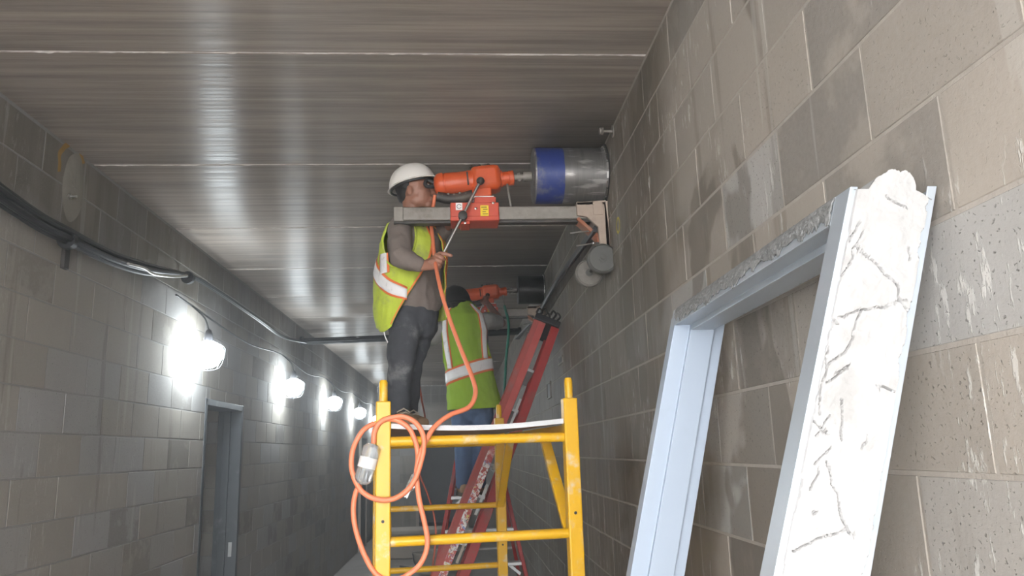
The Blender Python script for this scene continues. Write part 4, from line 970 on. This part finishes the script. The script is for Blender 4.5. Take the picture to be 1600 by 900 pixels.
# ------------------------------------------------------------------ cords and hose
def cord(name, mat, r_, pts, label, cat='cord', k=8): return tag(MB().tube(spline(pts, k), r_, 10).build(name, mat), label, cat)
ya = 2.945
P_ = lambda x, y, d=ya: at(x, y, d)
motor_end = D1 + V((-.935, -.05, -.05))
cd1 = [D1 + V((-.90, .03, -.09)), at(674, 345, 3.92), at(676, 372, 3.84), at(679, 402, 3.745), at(684, 432, 3.60), at(692, 465, 3.5), at(705, 505, 3.42), at(722, 550, 3.3), at(738, 590, 3.18), at(743, 614, 3.1), at(733, 636, 3.04), at(704, 648, 2.99), at(680, 666, 2.95), at(664, 692, 2.93), at(654, 718, 2.92), at(651, 742, 2.92), at(655, 780, 2.92), at(663, 815, 2.92), at(668, 846, 2.92), at(662, 872, 2.92), at(646, 892, 2.92), at(618, 906, 2.92), at(590, 899, 2.93), at(570, 868, 2.93), at(556, 828, 2.93), at(552, 795, 2.93), at(556, 770, 2.93), at(563, 757, 2.93)]
cord('extension_cord', 'cord', .0098, cd1, 'long salmon-orange power cord hanging from the near drill down to the scaffold post')
c2_ = [at(584, 693, 2.925), at(585, 676, 2.925), at(592, 662, 2.925), at(606, 654, 2.93), at(630, 651, 2.925), at(650, 661, 2.92), at(661, 680, 2.915), at(662, 702, 2.91), at(656, 728, 2.905), at(648, 750, 2.905), at(634, 768, 2.905), at(613, 780, 2.91), at(588, 780, 2.915), at(566, 768, 2.92), at(553, 746, 2.92), at(549, 722, 2.92), at(553, 698, 2.92), at(567, 673, 2.92), at(585, 661, 2.935)]
cord('coiled_cord', 'cord', .0098, c2_, 'looped salmon-orange cord coiled around the left scaffold post')
c3_ = [at(598, 655, 2.94), at(618, 656, 2.935), at(638, 668, 2.935), at(649, 690, 2.935), at(653, 714, 2.93), at(651, 740, 2.93)]
cord('plug_cord', 'cord', .0095, c3_, 'short orange cord end hanging over the scaffold post with a clear plug')
def conn(name, p0, p1, r_, label, prongs):
    d = (p1 - p0).normalized(); L_ = (p1 - p0).length
    t = thing(name, p0, label, 'plug')
    MB().lathe(p0, d, [(0, r_ * .55), (L_ * .05, r_ * .8), (L_ * .12, r_), (L_ * .40, r_), (L_ * .42, r_ * .9), (L_ * .60, r_ * .9), (L_ * .62, r_), (L_ * .92, r_), (L_, r_ * .6)], 20).build('shell', 'clear', t)
    MB().lathe(p0, d, [(L_ * .40, r_ * 1.02), (L_ * .66, r_ * 1.02)], 20).build('collar', 'plug_white' if not prongs else 'clear', t)
    for k in range(3):
        an = 2.1 * k; a = V((0, 1, 0)); a = (a - d * a.dot(d)).normalized(); b = d.cross(a); o = (a * math.cos(an) + b * math.sin(an)) * r_ * .45
        MB().beam(p0 + o + d * L_ * .1, p0 + o + d * L_ * .36, .005, .01, b).build('contact', 'dark', t)
        if prongs: MB().beam(p0 + o * .7 - d * .028, p0 + o * .7 + d * .004, .003, .008, b).build('prong', 'steel', t)
conn('cord_connector', at(565, 756, 2.92), at(583, 694, 2.92), .033, 'clear and white cord connector hanging beside the left scaffold post', False)
conn('cord_plug', at(639, 766, 2.935), at(650, 741, 2.925), .016, 'small clear plug with bare prongs dangling inside the cord loop', True)
cord('thin_cord', 'cord_d', .0055, [at(646, 560, 4.30), at(653, 590, 4.36), at(659, 625, 4.42), at(664, 660, 4.75), at(656, 705, 4.85), at(655, 738, 4.86), at(668, 772, 4.86), at(678, 805, 4.86), at(681, 840, 4.86), at(676, 885, 4.86), at(672, 930, 4.86)], 'thin dark red cord dropping behind the scaffold past its rear rungs')
cord('water_hose', 'hose', .012, [D2 + V((-.37, -.03, -.15)), at(795, 510, 6.72), at(791, 560, 6.7), at(788, 615, 6.65), at(784, 680, 6.75), at(782, 760, 6.9), at(786, 860, 7.0), V((.48, 7.05, .015))], 'green water hose dropping from the farther drill behind the leaning ladder', 'hose')

# ------------------------------------------------------------------ things on the floor at the far end
bxs = thing('storage_box', (-.95, 14.2, 0), 'dusty beige lidded storage box on the floor at the far end', 'box')
MB().box((-.78, 14.4, .20), (1.0, .6, .40)).build('body', 'carton', bxs, bevel=.02)
MB().box((-.78, 14.4, .44), (1.06, .66, .08)).build('lid', 'carton', bxs, bevel=.02)
for s in (-1, 1): MB().tube(spline([(-.78 + s * .25, 14.09, .30), (-.78 + s * .25, 14.05, .26), (-.78 + s * .12, 14.05, .26), (-.78 + s * .12, 14.09, .30)], 4), .012, 6).build('handle', 'dark', bxs)
tb = thing('mixing_tub', (-.48, 12.4, 0), 'round grey plastic mixing tub in front of the beige box', 'tub')
MB().lathe((-.48, 12.4, 0), (0, 0, 1), [(0, .18), (.01, .22), (.28, .27), (.30, .285), (.315, .285), (.30, .262), (.06, .215), (.05, .02)], 28).build('bucket', 'tub', tb)
MB().tube(spline([(-.76, 12.4, .29), (-.7, 12.25, .14), (-.48, 12.1, .06), (-.26, 12.25, .14), (-.20, 12.4, .29)], 6), .008, 6).build('handle', 'black', tb)
cord('floor_hose', 'black', .016, [V((-.15, 14.0, .55)), V((-.08, 13.6, .42)), V((-.12, 13.2, .2)), V((-.3, 12.9, .02)), V((-.7, 12.8, .018)), V((-1.0, 13.1, .018))], 'black hose curling from the beige box to the floor', 'hose')
for k in range(3):
    M = Matrix.Rotation(R(-1 - 2 * k), 3, 'Z'); c_ = V((-1.80 + .30 * k, 11.2 + .1 * k, .02))
    tag(MB().box(c_, (.11, 2.0 - .2 * k, .036), M).build('loose_board', 'wood', bevel=.003), ['weathered board lying against the foot of the left wall', 'weathered board in the middle of the three on the floor', 'shortest weathered board, farthest from the left wall'][k], 'board', 'boards on the floor')

# ------------------------------------------------------------------ added haze volume: lens veil plus some dust (its sides lie inside the walls)
if HAZE:
    g = G('veil_haze'); nt = g.nt; nt.nodes.remove(g.b); vs = g.n('ShaderNodeVolumeScatter'); vs.inputs['Color'].default_value = (.95, .97, 1, 1); vs.inputs['Density'].default_value = HAZE; vs.inputs['Anisotropy'].default_value = .35
    g.L.new(vs.outputs[0], nt.nodes['Material Output'].inputs['Volume']); MAT['haze'] = g.m
    hz = MB().box(((XL + XR) / 2, (Y0 + Y1) / 2 + .3, ZC / 2), (XR - XL + .12, Y1 - Y0 - .5, ZC + .1)).build('veil_haze', 'haze', smooth=0)
    tag(hz, 'thin pale haze of lens veil and dust added through the whole corridor', 'haze', kind='stuff'); hz.visible_shadow = True
